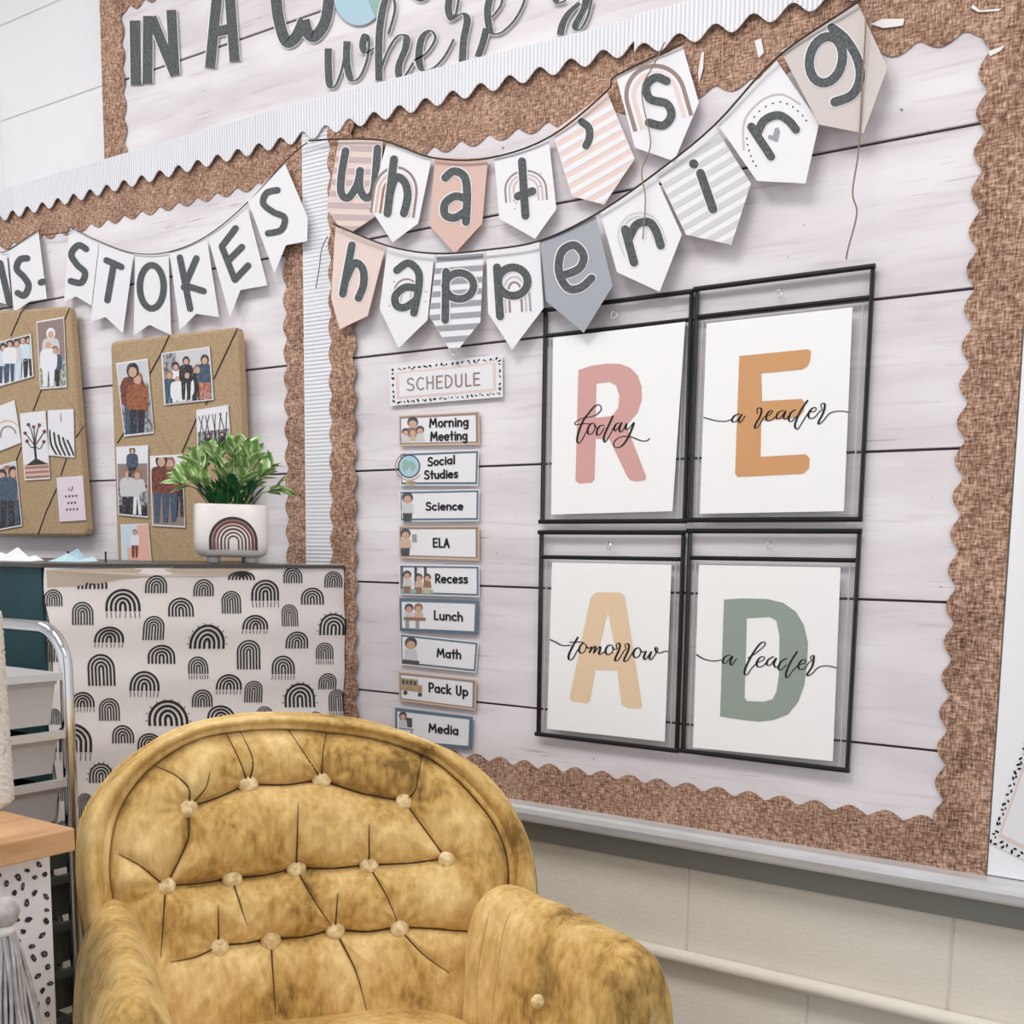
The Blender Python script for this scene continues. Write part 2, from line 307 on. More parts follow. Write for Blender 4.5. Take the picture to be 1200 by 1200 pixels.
# ------------------------------------------------------------ stroke alphabet (unit cap height, y up)
def A(cx, cy, rx, ry, a0, a1): return [(cx + rx * math.cos(math.radians(a0 + (a1 - a0) * i / 14)), cy + ry * math.sin(math.radians(a0 + (a1 - a0) * i / 14))) for i in range(15)]
G = {
 'a': (.6, [A(.27, .3, .23, .28, 0, 360), [(.5, .6), (.5, 0)]]), 'c': (.52, [A(.28, .3, .24, .3, 50, 310)]),
 'd': (.6, [A(.27, .3, .23, .28, 0, 360), [(.5, 1), (.5, 0)]]), 'e': (.58, [[(.06, .3), (.5, .34)] + A(.28, .3, .24, .3, 10, 315)]),
 'g': (.6, [A(.27, .32, .22, .26, 0, 360), [(.5, .6), (.5, -.1)] + A(.3, -.1, .2, .2, 0, -140)]),
 'h': (.56, [[(.06, 1), (.06, 0)], [(.06, .35)] + A(.27, .36, .2, .24, 180, 0) + [(.47, 0)]]), 'i': (.2, [[(.1, .6), (.1, 0)], [(.1, .82), (.1, .86)]]),
 'k': (.5, [[(.06, 1), (.06, 0)], [(.42, .6), (.08, .28), (.46, 0)]]), 'l': (.2, [[(.1, 1), (.1, 0)]]),
 'n': (.56, [[(.06, .6), (.06, 0)], [(.06, .35)] + A(.27, .36, .2, .24, 180, 0) + [(.47, 0)]]), 'o': (.58, [A(.28, .3, .23, .29, 0, 360)]),
 'p': (.58, [[(.06, .6), (.06, -.32)], A(.29, .3, .23, .28, 0, 360)]), 'r': (.42, [[(.06, .6), (.06, 0)], [(.06, .35)] + A(.27, .34, .2, .24, 180, 50)]),
 's': (.46, [[(.4, .55), (.25, .61), (.1, .54), (.1, .4), (.25, .31), (.38, .2), (.36, .06), (.2, 0), (.05, .06)]]),
 't': (.42, [[(.2, .95), (.2, 0)], [(.02, .6), (.38, .6)]]), 'u': (.56, [[(.06, .6)] + A(.26, .24, .2, .24, 180, 360) + [(.46, .6)], [(.46, .6), (.46, 0)]]),
 'M': (.9, [[(.06, 0), (.14, .95), (.42, .3), (.7, .95), (.8, 0)]]), 'S': (.62, [[(.52, .85), (.34, .98), (.12, .88), (.12, .62), (.32, .5), (.52, .36), (.5, .1), (.28, 0), (.06, .1)]]),
 'E': (.56, [[(.5, .96), (.08, .96), (.08, 0), (.5, 0)], [(.08, .5), (.44, .5)]]), 'L': (.5, [[(.08, .98), (.08, 0), (.46, 0)]]),
 'A': (.66, [[(.04, 0), (.3, .98), (.56, 0)], [(.12, .34), (.48, .34)]]), 'R': (.58, [[(.08, 0), (.08, .96)] + A(.26, .71, .24, .25, 90, -90) + [(.1, .46)], [(.22, .46), (.52, 0)]]),
 'P': (.58, [[(.08, 0), (.08, .96)] + A(.26, .69, .25, .27, 90, -90) + [(.1, .42)]]), 'U': (.66, [[(.08, .98)] + A(.3, .28, .22, .28, 180, 360) + [(.52, .98)]]),
 'C': (.64, [A(.36, .48, .3, .48, 50, 310)]), 'H': (.62, [[(.08, 1), (.08, 0)], [(.52, 1), (.52, 0)], [(.08, .5), (.52, .5)]]),
 'D': (.66, [[(.08, 0), (.08, .97)] + A(.18, .485, .38, .485, 90, -90) + [(.08, 0)]]), ' ': (.35, [])}
def text(fl, s, p0, p1, up, w, mi=0):
    adv = sum(G[c][0] for c in s); x = 0; gap = .1; adv += gap * (len(s) - 1)
    ux = ((p1[0] - p0[0]) / adv, (p1[1] - p0[1]) / adv)
    for c in s:
        for st in G[c][1]:
            q = smooth(st, 4) if c in 'sS' else st
            fl.ribbon([(p0[0] + ux[0] * (x + a) + up[0] * b, p0[1] + ux[1] * (x + a) + up[1] * b) for a, b in q], w, mi)
        x += G[c][0] + gap
# ============================================================ THE SETTING
bm_ = MB().box((-4.2, 0.003, 0), (2.6, .12, 2.7)); wall = bm_.build('wall_back', 'mortar'); tag(wall, kind='structure')
def block_mesh(nm, x0, z0, x1, z1, mt):
    g = .0006; c = .0022; b = MB(); a = (x0 + g, x1 - g, z0 + g, z1 - g)
    V = [(a[0], .0035, a[2]), (a[1], .0035, a[2]), (a[1], .0035, a[3]), (a[0], .0035, a[3]), (a[0] + c, 0, a[2] + c), (a[1] - c, 0, a[2] + c), (a[1] - c, 0, a[3] - c), (a[0] + c, 0, a[3] - c)]
    return V, [(4, 5, 6, 7), (0, 1, 5, 4), (1, 2, 6, 5), (2, 3, 7, 6), (3, 0, 4, 7)]
zl_ = sorted([EYE - .632 - .203 * k for k in range(4)] + [EYE - .429, EYE - .226] + [EYE + .974 - .203 * k for k in range(6)] + [EYE + 1.177, EYE + 1.38, EYE + 1.583])
zl_ = [.001] + [z for z in zl_ if .02 < z < 2.68] + [2.699]
ref = zl_.index(min(zl_, key=lambda z: abs(z - (EYE - .632))))
for r, (z0, z1) in enumerate(zip(zl_, zl_[1:])):
    low = z1 < EYE - .2
    xs = (-.3515 if (r - ref) % 2 == 0 else -.5545) if low else -2.566 + .406 * 6
    for k in range(-11, 9):
        x0 = max(xs + .406 * k, -4.19); x1 = min(xs + .406 * k + .406, 2.59)
        if x1 - x0 < .03: continue
        V, F = block_mesh('block', x0, z0, x1, z1, None)
        mesh('block', V, F, 'block_low' if low else 'block', wall)
tag(MB().box((-4.2, -4.4, -.05), (2.6, .12, 0)).build('floor', 'floor'), kind='structure')
tag(MB().box((-4.2, -4.4, 2.7), (2.6, .12, 2.75)).build('ceiling', 'ceiling'), kind='structure')
tag(MB().box((-4.3, -4.4, 0), (-4.2, .12, 2.7)).build('wall_left', 'block'), kind='structure')
tag(MB().box((-4.2, -.012, 0), (-1.9, 0, .1)).build('baseboard_back', 'tray_dark'), kind='structure')
for x in (-2.7, -.9, .9):
    r = empty('ceiling_light', (x, -1.25, 2.66), 'recessed white ceiling light panel, %s of the row' % {-2.7: 'leftmost', -.9: 'middle', .9: 'rightmost'}[x], 'light', 'ceiling light panels')
    MB().box((x - .63, -1.58, 2.685), (x + .63, -.92, 2.7)).build('frame', 'tray', r); MB().box((x - .6, -1.55, 2.68), (x + .6, -.95, 2.69)).build('diffuser', 'lamp', r)
# conduit along the block wall
mb = MB(); zc = EYE - .625
mb.tube([(-1.6, -.012, zc), (.9, -.012, zc)], .0115, 14); c = mb.build('conduit', 'block_low', smooth=True); tag(c, 'cream painted conduit running level along the block wall under the tray', 'pipe')
# ============================================================ BOARDS
def zz(v): return EYE + v
def wave_line(p0, p1, amp, per, ph=0, n=8, side=1):
    L = math.hypot(p1[0] - p0[0], p1[1] - p0[1]); ux = (p1[0] - p0[0]) / L; uy = (p1[1] - p0[1]) / L; N = max(2, int(L / per * n)); o = []
    for i in range(N + 1):
        t = L * i / N; h = amp * (abs(math.sin(math.pi * (t / per + ph))) ** 1.2 * 2 - 1) * side
        o.append((p0[0] + ux * t - uy * h, p0[1] + uy * t + ux * h))
    return o
def board(name, x0, z0, x1, z1, joints, label, off=.012):
    x0, x1 = x0 * KB, x1 * KB; z0, z1, *joints = [EYE + (v - EYE) * KB for v in (z0, z1, *joints)]
    root = empty(name, ((x0 + x1) / 2, -off, z0), label, 'bulletin board')
    MB().box((x0, -off, z0), (x1, -.0005, z1)).build('backing', 'joint', root)
    zs = [z0] + [j for j in joints if z0 < j < z1] + [z1]
    for a, b in zip(zs, zs[1:]):
        g = .0016; c = .0007; h = off + .003
        V = [(x0, -off, a + g), (x1, -off, a + g), (x1, -off, b - g), (x0, -off, b - g), (x0, -h, a + g + c), (x1, -h, a + g + c), (x1, -h, b - g - c), (x0, -h, b - g - c)]
        mesh('plank', V, [(4, 5, 6, 7), (0, 1, 5, 4), (2, 3, 7, 6), (1, 2, 6, 5), (3, 0, 4, 7)], 'plank', root)
    return root
J = [zz(.1545 + .2045 * k) for k in range(-6, 7)]
main = board('bulletin_board', -1.519, zz(-.418), -.313, zz(.80), J, 'large bulletin board of whitewashed planks holding the four framed letter prints')
left = board('bulletin_board', -3.3, zz(-.418), -1.597, zz(.80), J, 'bulletin board of whitewashed planks on the left behind the kraft photo boards')
upper = board('bulletin_board', -2.185, zz(.802), -.316, 2.5, J, 'upper bulletin board with large dark cut-out lettering above the white scalloped strip', .014)
def ladder(root, a, b, off=.017, th=.0015, name='burlap_border', mt='burlap', **k):
    f = Flat()
    for i in range(len(a) - 1): f.v += []
    n = len(a); f.v = list(a) + list(b); f.l = [0] * (2 * n); f.f = [(i, i + 1, n + i + 1, n + i) for i in range(n - 1)]; f.i = [0] * (n - 1)
    return f.build(name, worldxz, mt, root, thick=th, off=off)
def border(root, pts, off=.017, th=.0015, name='burlap_border', mt='burlap'):
    f = Flat().poly(pts); return f.build(name, worldxz, mt, root, thick=th, off=off)
def rev(l): return l[::-1]
# main board: right, bottom, left, top strips
def strip_v(root, xo, xi, z0, z1, per, amp, ph=0, both=False, off=.017):
    a = wave_line((xi, z0), (xi, z1), amp, per, ph, side=1 if xi < xo else -1)
    b = wave_line((xo, z0), (xo, z1), amp * .8 if both else 0, per, ph + .3, side=-1 if xi < xo else 1)
    return ladder(root, a, b, off)
def strip_h(root, x0, x1, zo, zi, per, amp, ph=0, off=.0155, zi2=None):
    zi2 = zi if zi2 is None else zi2
    a = wave_line((x0, zi), (x1, zi2), amp, per, ph, side=-1 if zi < zo else 1)
    return ladder(root, a, wave_line((x0, zo), (x1, zo + zi2 - zi), 0, per), off)
strip_v(main, -.313, -.381, zz(-.418), zz(.80), .0485, .0065)
strip_h(main, -1.519, -.35, zz(-.418), zz(-.352), .052, .006)
strip_v(main, -1.524, -1.4645, zz(-.418), zz(.79), .0485, .0055, both=True)
strip_h(main, -1.519, -.33, zz(.80), zz(.692), .0585, .007, zi2=zz(.672))
# left board: right and top strips
strip_v(left, -1.598, -1.648, zz(-.418), zz(.79), .0485, .0055)
strip_h(left, -3.3, -1.60, zz(.80), zz(.700), .0585, .0065, zi2=zz(.700))
# upper board
strip_v(upper, -2.185, -2.113, zz(.80), 2.5, .0485, .005, off=.019)
strip_h(upper, -2.185, -.316, 2.5, zz(1.105), .0485, .006, off=.0175)
# clear tape on the upper right burlap, its white glare painted as patches
for q in ([(1020, 28), (1035, 22), (1060, 22), (1058, 30), (1035, 33)], [(1140, 5), (1148, 12), (1174, 10), (1170, 13), (1146, 14), (1138, 9)], [(1158, 60), (1178, 53), (1172, 60), (1160, 66)], [(884, 48), (892, 45), (895, 62), (889, 68)], [(818, 85), (822, 62), (825, 60), (824, 80), (819, 98)]):
    Flat().poly(q).build('tape_glare', wallmap, 'tape', main, thick=.0004, off=.0195)
# white corrugated scalloped strips
SP = .0585
def white_strip_h(x0, x1, ztop, zlow, label, name='scalloped_border'):
    root = empty(name, ((x0 + x1) / 2, -.022, zlow), label, 'border strip')
    low = wave_line((x0, zlow), (x1, zlow), .0095, .0495, 0, side=-1, n=10)
    # crest/cusp shape: soft waves
    zt = lambda x: ztop - .020 * min(1.6, max(0, (x + 1.6) / .71))
    L = x1 - x0; low = [(x0 + L * i / 1200, zlow + .0088 * math.sin(2 * math.pi * (L * i / 1200) / SP)) for i in range(1201)]
    ladder(root, low, [(x, zt(x)) for x, _ in low], .0235, .002, 'strip', 'trimw')
    f = Flat(); n = int(L / .0072)
    for i in range(n):
        x = x0 + .0036 + .0072 * i; zl = zlow + .0088 * math.sin(2 * math.pi * (x - x0) / SP) + .001
        f.poly([(x, zl), (x + .0026, zl), (x + .0026, zt(x) - .001), (x, zt(x) - .001)])
    f.build('ribs', worldxz, 'trimg', root, thick=.0006, off=.0255, kind='stuff')
    return root
white_strip_h(-2.95, -.62 - .27, zz(.824), zz(.763), 'white corrugated scalloped strip running above the left board and the lettered banner')
white_strip_h(-.89, -.30, zz(.829), zz(.757), 'white corrugated scalloped strip section nearest the top right letter pennant')
root = empty('ribbed_border', (-1.558, -.02, zz(-.418)), 'white ribbed vertical strip between the two plank boards', 'border strip')
MB().box((-1.596 * KB, -.0205, zz(-.418 * KB)), (-1.520 * KB, -.0005, zz(.79 * KB))).build('strip', 'trimw', root)
# (its scalloped neighbour, the burlap strip, overlaps it)
f = Flat(); n = 165
for i in range(n):
    z = zz(-.41) + .0072 * i; f.poly([(-1.594, z), (-1.5215, z), (-1.5215, z + .0024), (-1.594, z + .0024)])
f.build('ribs', worldxz, 'trimg', root, thick=.0005, off=.0205, kind='stuff')
for o in main.children:
    if o.name.startswith('burlap') and abs(o.dimensions.x) < .09 and o.data.vertices[0].co.x < 0: o.location.y -= .0055
# whiteboard to the right and marker tray
root = empty('whiteboard', (.1, -.01, zz(-.41)), 'glossy whiteboard panel right of the burlap-edged board', 'whiteboard')
MB().box((-.311 * KB, -.018, zz(-.41)), (1.2, -.0005, 2.5)).build('panel', 'wb', root)
MB().box((-.3125 * KB, -.0165, zz(-.41)), (-.3105 * KB, -.0005, 2.5)).build('edge_strip', 'tray_dark', root)
root = empty('marker_tray', (-.8, -.04, zz(-.45)), 'long silver aluminium marker tray under the bulletin boards', 'tray')
mb = MB(); prof = [(.0005, -.42), (.030, -.424), (.040, -.424), (.046, -.428), (.048, -.436), (.046, -.447), (.040, -.452), (.0005, -.448)]
x0, x1 = -1.466, 1.2; V = [(x, -o, zz(h * .975)) for x in (x0, x1) for o, h in prof]; n = len(prof)
mb.add(V, [(i, (i + 1) % n, (i + 1) % n + n, i + n)[::-1] for i in range(n)] + [tuple(range(n)), tuple(range(n, 2 * n))[::-1]]); mb.build('rail', 'tray', root)
MB().box((x0, -.008, zz(-.481)), (x1, -.0005, zz(-.437))).build('under_tray_strip', 'tray_dark', root)  # dark grey-green strip along the wall below the tray
# dotted card on the whiteboard
root = empty('bordered_card', W(1200, 960, .019), 'pink card with a black dotted border on the whiteboard at the right edge', 'card')
quad = [(1159, 988), (1204, 860), (1290, 890), (1245, 1030)]
Flat().poly(quad).build('card', wallmap, 'white', root, thick=.001, off=.0182)
def inset(q, t):
    c = (sum(p[0] for p in q) / len(q), sum(p[1] for p in q) / len(q)); return [(p[0] + (c[0] - p[0]) * t, p[1] + (c[1] - p[1]) * t) for p in q]
Flat().poly(inset(quad, .16)).build('panel', wallmap, 'pink2', root, thick=.0003, off=.0193)
Flat().poly(inset(quad, .22)).build('panel', wallmap, 'white', root, thick=.0003, off=.0197)
rnd = random.Random(3); f = Flat()
def dots_along(f, q, n, r, jitter, mi=0):
    for i in range(len(q)):
        a, b = q[i], q[(i + 1) % len(q)]; k = max(2, int(math.hypot(b[0] - a[0], b[1] - a[1]) / n))
        for j in range(k):
            t = (j + rnd.random() * .4) / k; ang = rnd.uniform(0, 3.1); x = a[0] + (b[0] - a[0]) * t + rnd.uniform(-jitter, jitter); y = a[1] + (b[1] - a[1]) * t + rnd.uniform(-jitter, jitter)
            e = r * rnd.uniform(.7, 1.2); f.poly(rot2([(x + e * 1.5 * math.cos(u * math.pi / 4), y + e * .8 * math.sin(u * math.pi / 4)) for u in range(8)], (x, y), math.degrees(ang)), mi)
dots_along(f, inset(quad, .03), 9, 1.8, .6); dots_along(f, inset(quad, .1), 9, 1.6, .6)
f.build('dots', wallmap, 'black', root, off=.0193, kind='stuff')
#@@PART2
# ============================================================ LETTERED THINGS ON THE WALL
z1 = Z(0, 0, 3); z2 = Z(350, 0, 3); z3 = Z(700, 0, 2.4); zn = Z(840, 40, 6.314)
def stripes(poly, p0, p1, pitch, duty, mi, fl):
    """stripes parallel to p0-p1 inside a convex polygon (pixel frame)"""
    l = math.hypot(p1[0] - p0[0], p1[1] - p0[1]); nx, ny = -(p1[1] - p0[1]) / l, (p1[0] - p0[0]) / l
    c0 = nx * p0[0] + ny * p0[1]; k = 0
    while k < 40:
        a = c0 + pitch * k + pitch * (1 - duty); b = a + pitch * duty; q = clip(clip(poly, -nx, -ny, -a), nx, ny, b)
        if len(q) >= 3: fl.poly(q, mi)
        k += 1
def in_poly(p, q):
    c = False
    for i in range(len(q)):
        (x1, y1), (x2, y2) = q[i - 1], q[i]
        if (y1 > p[1]) != (y2 > p[1]) and p[0] < (x2 - x1) * (p[1] - y1) / (y2 - y1) + x1: c = not c
    return c
def rainbow(fl, c, rx, ry, w, n, tilt, mis, legs=0.0, gap=1.5, poly=None):
    for i in range(n):
        k = 1 - i * (w * gap) / rx
        if k <= .1: break
        q = ell(c[0], c[1], rx * k, ry * k, 180, 0, 36)
        q = [(c[0] - rx * k, c[1] + legs)] + q + [(c[0] + rx * k, c[1] + legs)]
        q = rot2(q, c, tilt)
        if poly:
            q2 = []
            for a, b in zip(q, q[1:]):
                for t in range(4): q2.append((a[0] + (b[0] - a[0]) * t / 4, a[1] + (b[1] - a[1]) * t / 4))
            q = [p for p in q2 if in_poly(p, poly)]
        if len(q) > 2: fl.ribbon(q, w, mis[i % len(mis)], cap=False)
def pennant(corners, face, strokes, width, label, off, deco=None, mats=(), cat='pennant', group='letter pennants', notch=False, letter_mat='dark', holes=False):
    loc = W(sum(p[0] for p in corners) / len(corners), sum(p[1] for p in corners) / len(corners), off)
    root = empty('pennant', loc, label, cat, group)
    ymin = min(p[1] for p in corners)
    def mp(x, y, d): return W(x, y, d + .00006 * (y - ymin))
    Flat().poly(corners).build('card', mp, face, root, thick=.0008, off=off)
    if deco:
        f = Flat(); deco(f, inset(corners, .01)); f.build('print', mp, list(mats), root, off=off + .0011)
    f = Flat(); g = Flat()
    for st in strokes: f.ribbon(st, width); g.ribbon(st, width + 2.6)
    if face != 'white' or deco: g.build('letter_outline', mp, 'white', root, off=off + .0014)
    f.build('letter', mp, letter_mat, root, off=off + .0018)
    if holes:
        for p in (corners[0], corners[1]):
            c = (sum(q[0] for q in corners) / len(corners), sum(q[1] for q in corners) / len(corners)); e = (p[0] + (c[0] - p[0]) * .09, p[1] + (c[1] - p[1]) * .09 - 0)
            Flat().disc(e, 1.1, 0, 10).build('hole', mp, 'black', root, off=off + .0012)
    return root
B1 = 'in the upper banner row'; B2 = 'in the lower banner row'; S_ = smooth
o1 = .0245
pennant([(397, 163), (449, 165), (443, 252), (405, 277), (383, 245)], 'pink2', [S_(z2(q)) for q in ([(165, 530), (150, 620), (150, 680), (175, 695), (205, 650), (217, 600)], [(215, 600), (215, 660), (235, 695), (262, 675), (272, 590), (277, 522)])], 9, 'pink striped pennant with the letter w, leftmost ' + B1, o1,
        lambda f, q: stripes(q, (397, 163), (449, 165), 13.5, .5, 0, f), ('stripe1',))
pennant([(453, 168), (506, 185), (490, 262), (460, 284), (433, 243)], 'white', [z2([(335, 560), (312, 750)]), S_(z2([(318, 690), (340, 625), (372, 640), (383, 690), (370, 750)]))], 9.5, 'white pennant with a brown rainbow behind the letter h ' + B1, o1 + .002,
        lambda f, q: rainbow(f, (463, 226), 25, 30, 3, 3, 8, (0, 1, 2), 26, 1.8), ('taupe', 'pink', 'rust'))
pennant([(510, 185), (572, 185), (565, 262), (533, 297), (503, 264)], 'pink', [S_(z2([(515, 625), (545, 602), (582, 620), (592, 680), (588, 780)])), S_(z2([(592, 700), (550, 690), (515, 715), (515, 755), (550, 765), (590, 740)]))], 9.5, 'solid blush pennant with the letter a ' + B1, o1, None)
pennant([(579, 183), (643, 162), (652, 245), (627, 280), (585, 256)], 'white', [z2([(785, 567), (797, 758)]), z2([(770, 690), (822, 672)])], 9.5, 'white pennant with a small rainbow behind the letter t ' + B1, o1 + .002,
        lambda f, q: (rainbow(f, (616, 222), 24, 22, 2.2, 3, -4, (0, 1, 2), 14, 2.2), [f.disc(p, .9, 0, 8) for p in z2([(765, 715), (760, 735), (850, 610), (848, 655), (838, 680), (770, 700)])]), ('taupe', 'lilac', 'pink'))
pennant([(647, 155), (711, 107), (744, 186), (708, 240), (670, 230)], 'pink2', [S_(z2([(995, 428), (1020, 450), (1022, 485), (1010, 512)]))], 9, 'pale pink striped pennant with an apostrophe ' + B1, o1,
        lambda f, q: stripes(q, (647, 155), (711, 118), 12.5, .5, 0, f), ('white',))
pennant([(722, 90), (800, 54), (819, 120), (790, 189), (744, 173)], 'white', [S_(z3([(195, 228), (165, 218), (138, 240), (148, 278), (195, 292), (208, 325), (185, 353), (145, 345)]))], 10, 'white pennant with a taupe rainbow and letter s ending the upper row', o1 + .002,
        lambda f, q: rainbow(f, (768, 112), 34, 35, 5, 2, -16, (0, 1), 34, 1.7), ('taupe', 'pink2'))
o2 = .030
pennant([(393, 266), (452, 288), (431, 370), (398, 386), (388, 350)], 'pink2', [z2([(187, 862), (155, 1033)]), S_(z2([(165, 985), (195, 925), (225, 945), (228, 1000), (210, 1048)]))], 9, 'pale pink pennant with the letter h, leftmost ' + B2, o2 + .001, None)
pennant([(454, 289), (509, 297), (501, 375), (467, 408), (445, 362)], 'white', [S_(z2([(345, 950), (385, 925), (420, 955), (422, 1010), (405, 1100)])), S_(z2([(418, 1015), (375, 1010), (340, 1040), (345, 1075), (375, 1080), (412, 1055)]))], 9, 'white pennant with a dotted rainbow behind the letter a ' + B2, o2,
        lambda f, q: (rainbow(f, (476, 345), 15, 18, 2, 3, 4, (0, 1, 2), 14, 2.4), [f.disc(p, .9, 0, 8) for p in z2([(325, 1040), (320, 1075), (335, 990), (440, 990), (447, 1025), (445, 1060)])]), ('taupe', 'pink', 'lilac'))
pennant([(512, 298), (567, 294), (563, 377), (531, 417), (503, 370)], 'white', [z2([(518, 955), (515, 1125)]), z2(ell(565, 1005, 50, 46))], 9, 'grey and white striped pennant with the first letter p ' + B2, o2 + .002,
        lambda f, q: stripes(q, (512, 294), (567, 290), 13.5, .5, 0, f), ('stripe2',))
pennant([(570, 293), (632, 283), (637, 361), (600, 410), (572, 367)], 'white', [z2([(697, 940), (708, 1112)]), z2(ell(753, 990, 52, 50))], 9.5, 'white pennant with a grey rainbow behind the second letter p ' + B2, o2,
        lambda f, q: rainbow(f, (603, 340), 17, 22, 2.6, 3, -4, (0, 1, 2), 26, 1.9), ('stripe2', 'lilac', 'taupe'))
pennant([(633, 282), (698, 253), (718, 335), (684, 390), (640, 353)], 'grey', [S_(z2([(928, 968), (985, 945), (1002, 900), (970, 862), (925, 885), (915, 955), (945, 1012), (990, 1012), (1030, 978)]))], 9.5, 'solid slate grey pennant with the letter e ' + B2, o2 + .0075, None)
pennant([(703, 248), (767, 204), (799, 275), (773, 342), (723, 319)], 'white', [z3([(78, 645), (103, 738)]), S_(z3([(88, 672), (110, 632), (145, 625), (165, 650), (178, 690)]))], 10, 'white pennant with a pale rainbow behind the letter n ' + B2, o2 + .002,
        lambda f, q: rainbow(f, (751, 277), 26, 28, 2.4, 4, -20, (0, 1), 16, 1.8), ('stripe4', 'lilac'))
pennant([(769, 202), (837, 147), (880, 215), (857, 287), (804, 275)], 'white', [z3([(290, 487), (325, 588)]), z3([(270, 460), (272, 462)])], 10.5, 'white and grey striped pennant with the letter i ' + B2, o2,
        lambda f, q: stripes(q, (769, 196), (837, 156), 13.5, .5, 0, f), ('stripe4',))
pennant([(840, 144), (910, 71), (960, 144), (944, 215), (887, 212)], 'white', [zn([(255, 685), (400, 905)]), S_(zn([(300, 735), (350, 640), (450, 600), (530, 640), (585, 705)]))], 10, 'white pennant with dots and a tiny heart around letter n' + ', lower banner row', o2 + .002,
        lambda f, q: ([f.disc(p, 1.1, 0, 8) for p in zn([(290, 975), (268, 940), (252, 902), (238, 860), (228, 818), (222, 772), (278, 612), (315, 570), (362, 535), (415, 512), (470, 502), (520, 515), (563, 538), (600, 568), (635, 603), (662, 640)])],
                      f.ribbon(S_(zn([(200, 860), (205, 640), (330, 490), (480, 445), (620, 520)])), 2.2, 1, False), f.poly(zn([(450, 800), (375, 770), (385, 745), (415, 750), (430, 695), (455, 690), (468, 720)]), 2)), ('black', 'lilac', 'stripe2'), letter_mat='dark')
pennant([(915, 60), (1004, 2), (1040, 79), (1012, 156), (960, 146)], 'grey2', [z3(ell(643, 168, 46, 66, tilt=12)), S_(z3([(660, 78), (700, 112), (733, 170), (738, 225), (715, 268), (668, 287)]))], 11, 'mushroom coloured pennant with the letter g ending the lower row', o2 + .004, None)
# strings the pennants hang from
def cord(name, pts, off, r, mt, label, cat='string'):
    q = S_(pts, 5); mb = MB().tube([W(x, y, off) for x, y in q], r, 6); o = mb.build(name, mt, None, smooth=True); tag(o, label, cat); return o
cord('banner_string', [(362, 165), (397, 163), (450, 165), (508, 185), (574, 185), (645, 160), (711, 107), (723, 88), (802, 50)], .0325, .0015, 'cord_dark', 'dark string carrying the upper row of lettered pennants')
cord('banner_string', [(390, 262), (454, 288), (510, 297), (568, 293), (633, 282), (700, 250), (768, 203), (838, 146), (912, 66), (1004, 3), (1060, -40)], .0415, .0015, 'cord_dark', 'dark string carrying the lower row of lettered pennants')
cord('twine', z3([(190, 118), (160, 180), (125, 260), (150, 400), (125, 480), (135, 560), (128, 672)]), .0430, .0010, 'twine', 'loose jute twine hanging over the s and n pennants', 'twine')
cord('twine', z3([(745, 0), (755, 60), (745, 240), (735, 420), (718, 540), (730, 600), (705, 700), (700, 730)]), .0450, .0013, 'twine', 'long jute twine hanging down past the g pennant', 'twine')
cord('twine', [(384, 277), (377, 292), (374, 315), (370, 338)], .030, .0008, 'cord_dark', 'short dark thread dangling on the white ribbed strip', 'thread')
# left banner (notched flags)
B3 = 'over the kraft photo boards'
def flag(c, strokes, label, off, w=7.5, extra=None): 
    pennant(z1(c), 'white', [z1(s) if len(s) < 3 else S_(z1(s)) for s in strokes], w, label, off, None, group='notched flags')
flag([(-95, 925), (22, 885), (42, 1075), (-15, 1060), (-70, 1110)], [[(0, 925), (32, 1065)]], 'white notched flag cut off by the left edge ' + B3, .026)
flag([(30, 880), (135, 812), (165, 1050), (105, 1060), (48, 1098)], [[(95, 908), (70, 912), (58, 945), (85, 975), (100, 1005), (85, 1038), (62, 1030)], [(143, 993), (150, 990)]], 'white notched flag with a letter s and a full stop ' + B3, .028)
flag([(243, 800), (348, 850), (322, 1075), (268, 1042), (225, 1060)], [[(302, 875), (275, 862), (250, 893), (270, 930), (298, 958), (285, 993), (248, 988)]], 'white notched flag with the letter S left of T ' + B3, .026)
flag([(350, 852), (470, 892), (432, 1172), (372, 1115), (318, 1130)], [[(374, 915), (426, 938)], [(400, 925), (377, 1055)]], 'white notched flag with the letter T ' + B3, .028)
flag([(475, 892), (592, 886), (602, 1178), (525, 1142), (470, 1178)], [ell(533, 1008, 42, 76)], 'white notched flag with the letter O and tiny red heart ' + B3, .026)
flag([(596, 886), (726, 832), (770, 1115), (690, 1103), (632, 1160)], [[(632, 905), (668, 1085)], [(690, 908), (646, 1010)], [(650, 1003), (715, 1023)]], 'white notched flag with the letter K ' + B3, .028)
flag([(729, 826), (866, 716), (940, 1003), (845, 1020), (808, 1115)], [[(780, 868), (825, 983)], [(780, 865), (828, 802)], [(800, 918), (850, 868)], [(825, 983), (872, 933)]], 'white notched flag with the letter E ' + B3, .026)
flag([(870, 702), (1000, 570), (1082, 765), (1080, 848), (1005, 862), (965, 962)], [[(975, 668), (937, 678), (925, 715), (960, 745), (1000, 765), (988, 808), (942, 820)]], 'white notched flag with the letter S at the right end ' + B3, .029)
cord('banner_string', z1([(0, 887), (30, 878), (135, 810), (145, 825), (240, 815), (248, 800), (348, 848), (470, 890), (592, 886), (726, 830), (866, 716), (1002, 568), (1080, 500)]), .0315, .0010, 'cord_dark', 'dark string carrying the notched white flags')
f = Flat(); [f.disc(p, 1.6, 0, 8) for p in z1([(510, 1098), (520, 1112), (532, 1098), (505, 1108), (537, 1108)])]; f.build('heart_print', wallmap, 'rust', [o for o in bpy.data.objects if o.get('label', '').startswith('white notched flag with the letter O')][0], off=.0305)
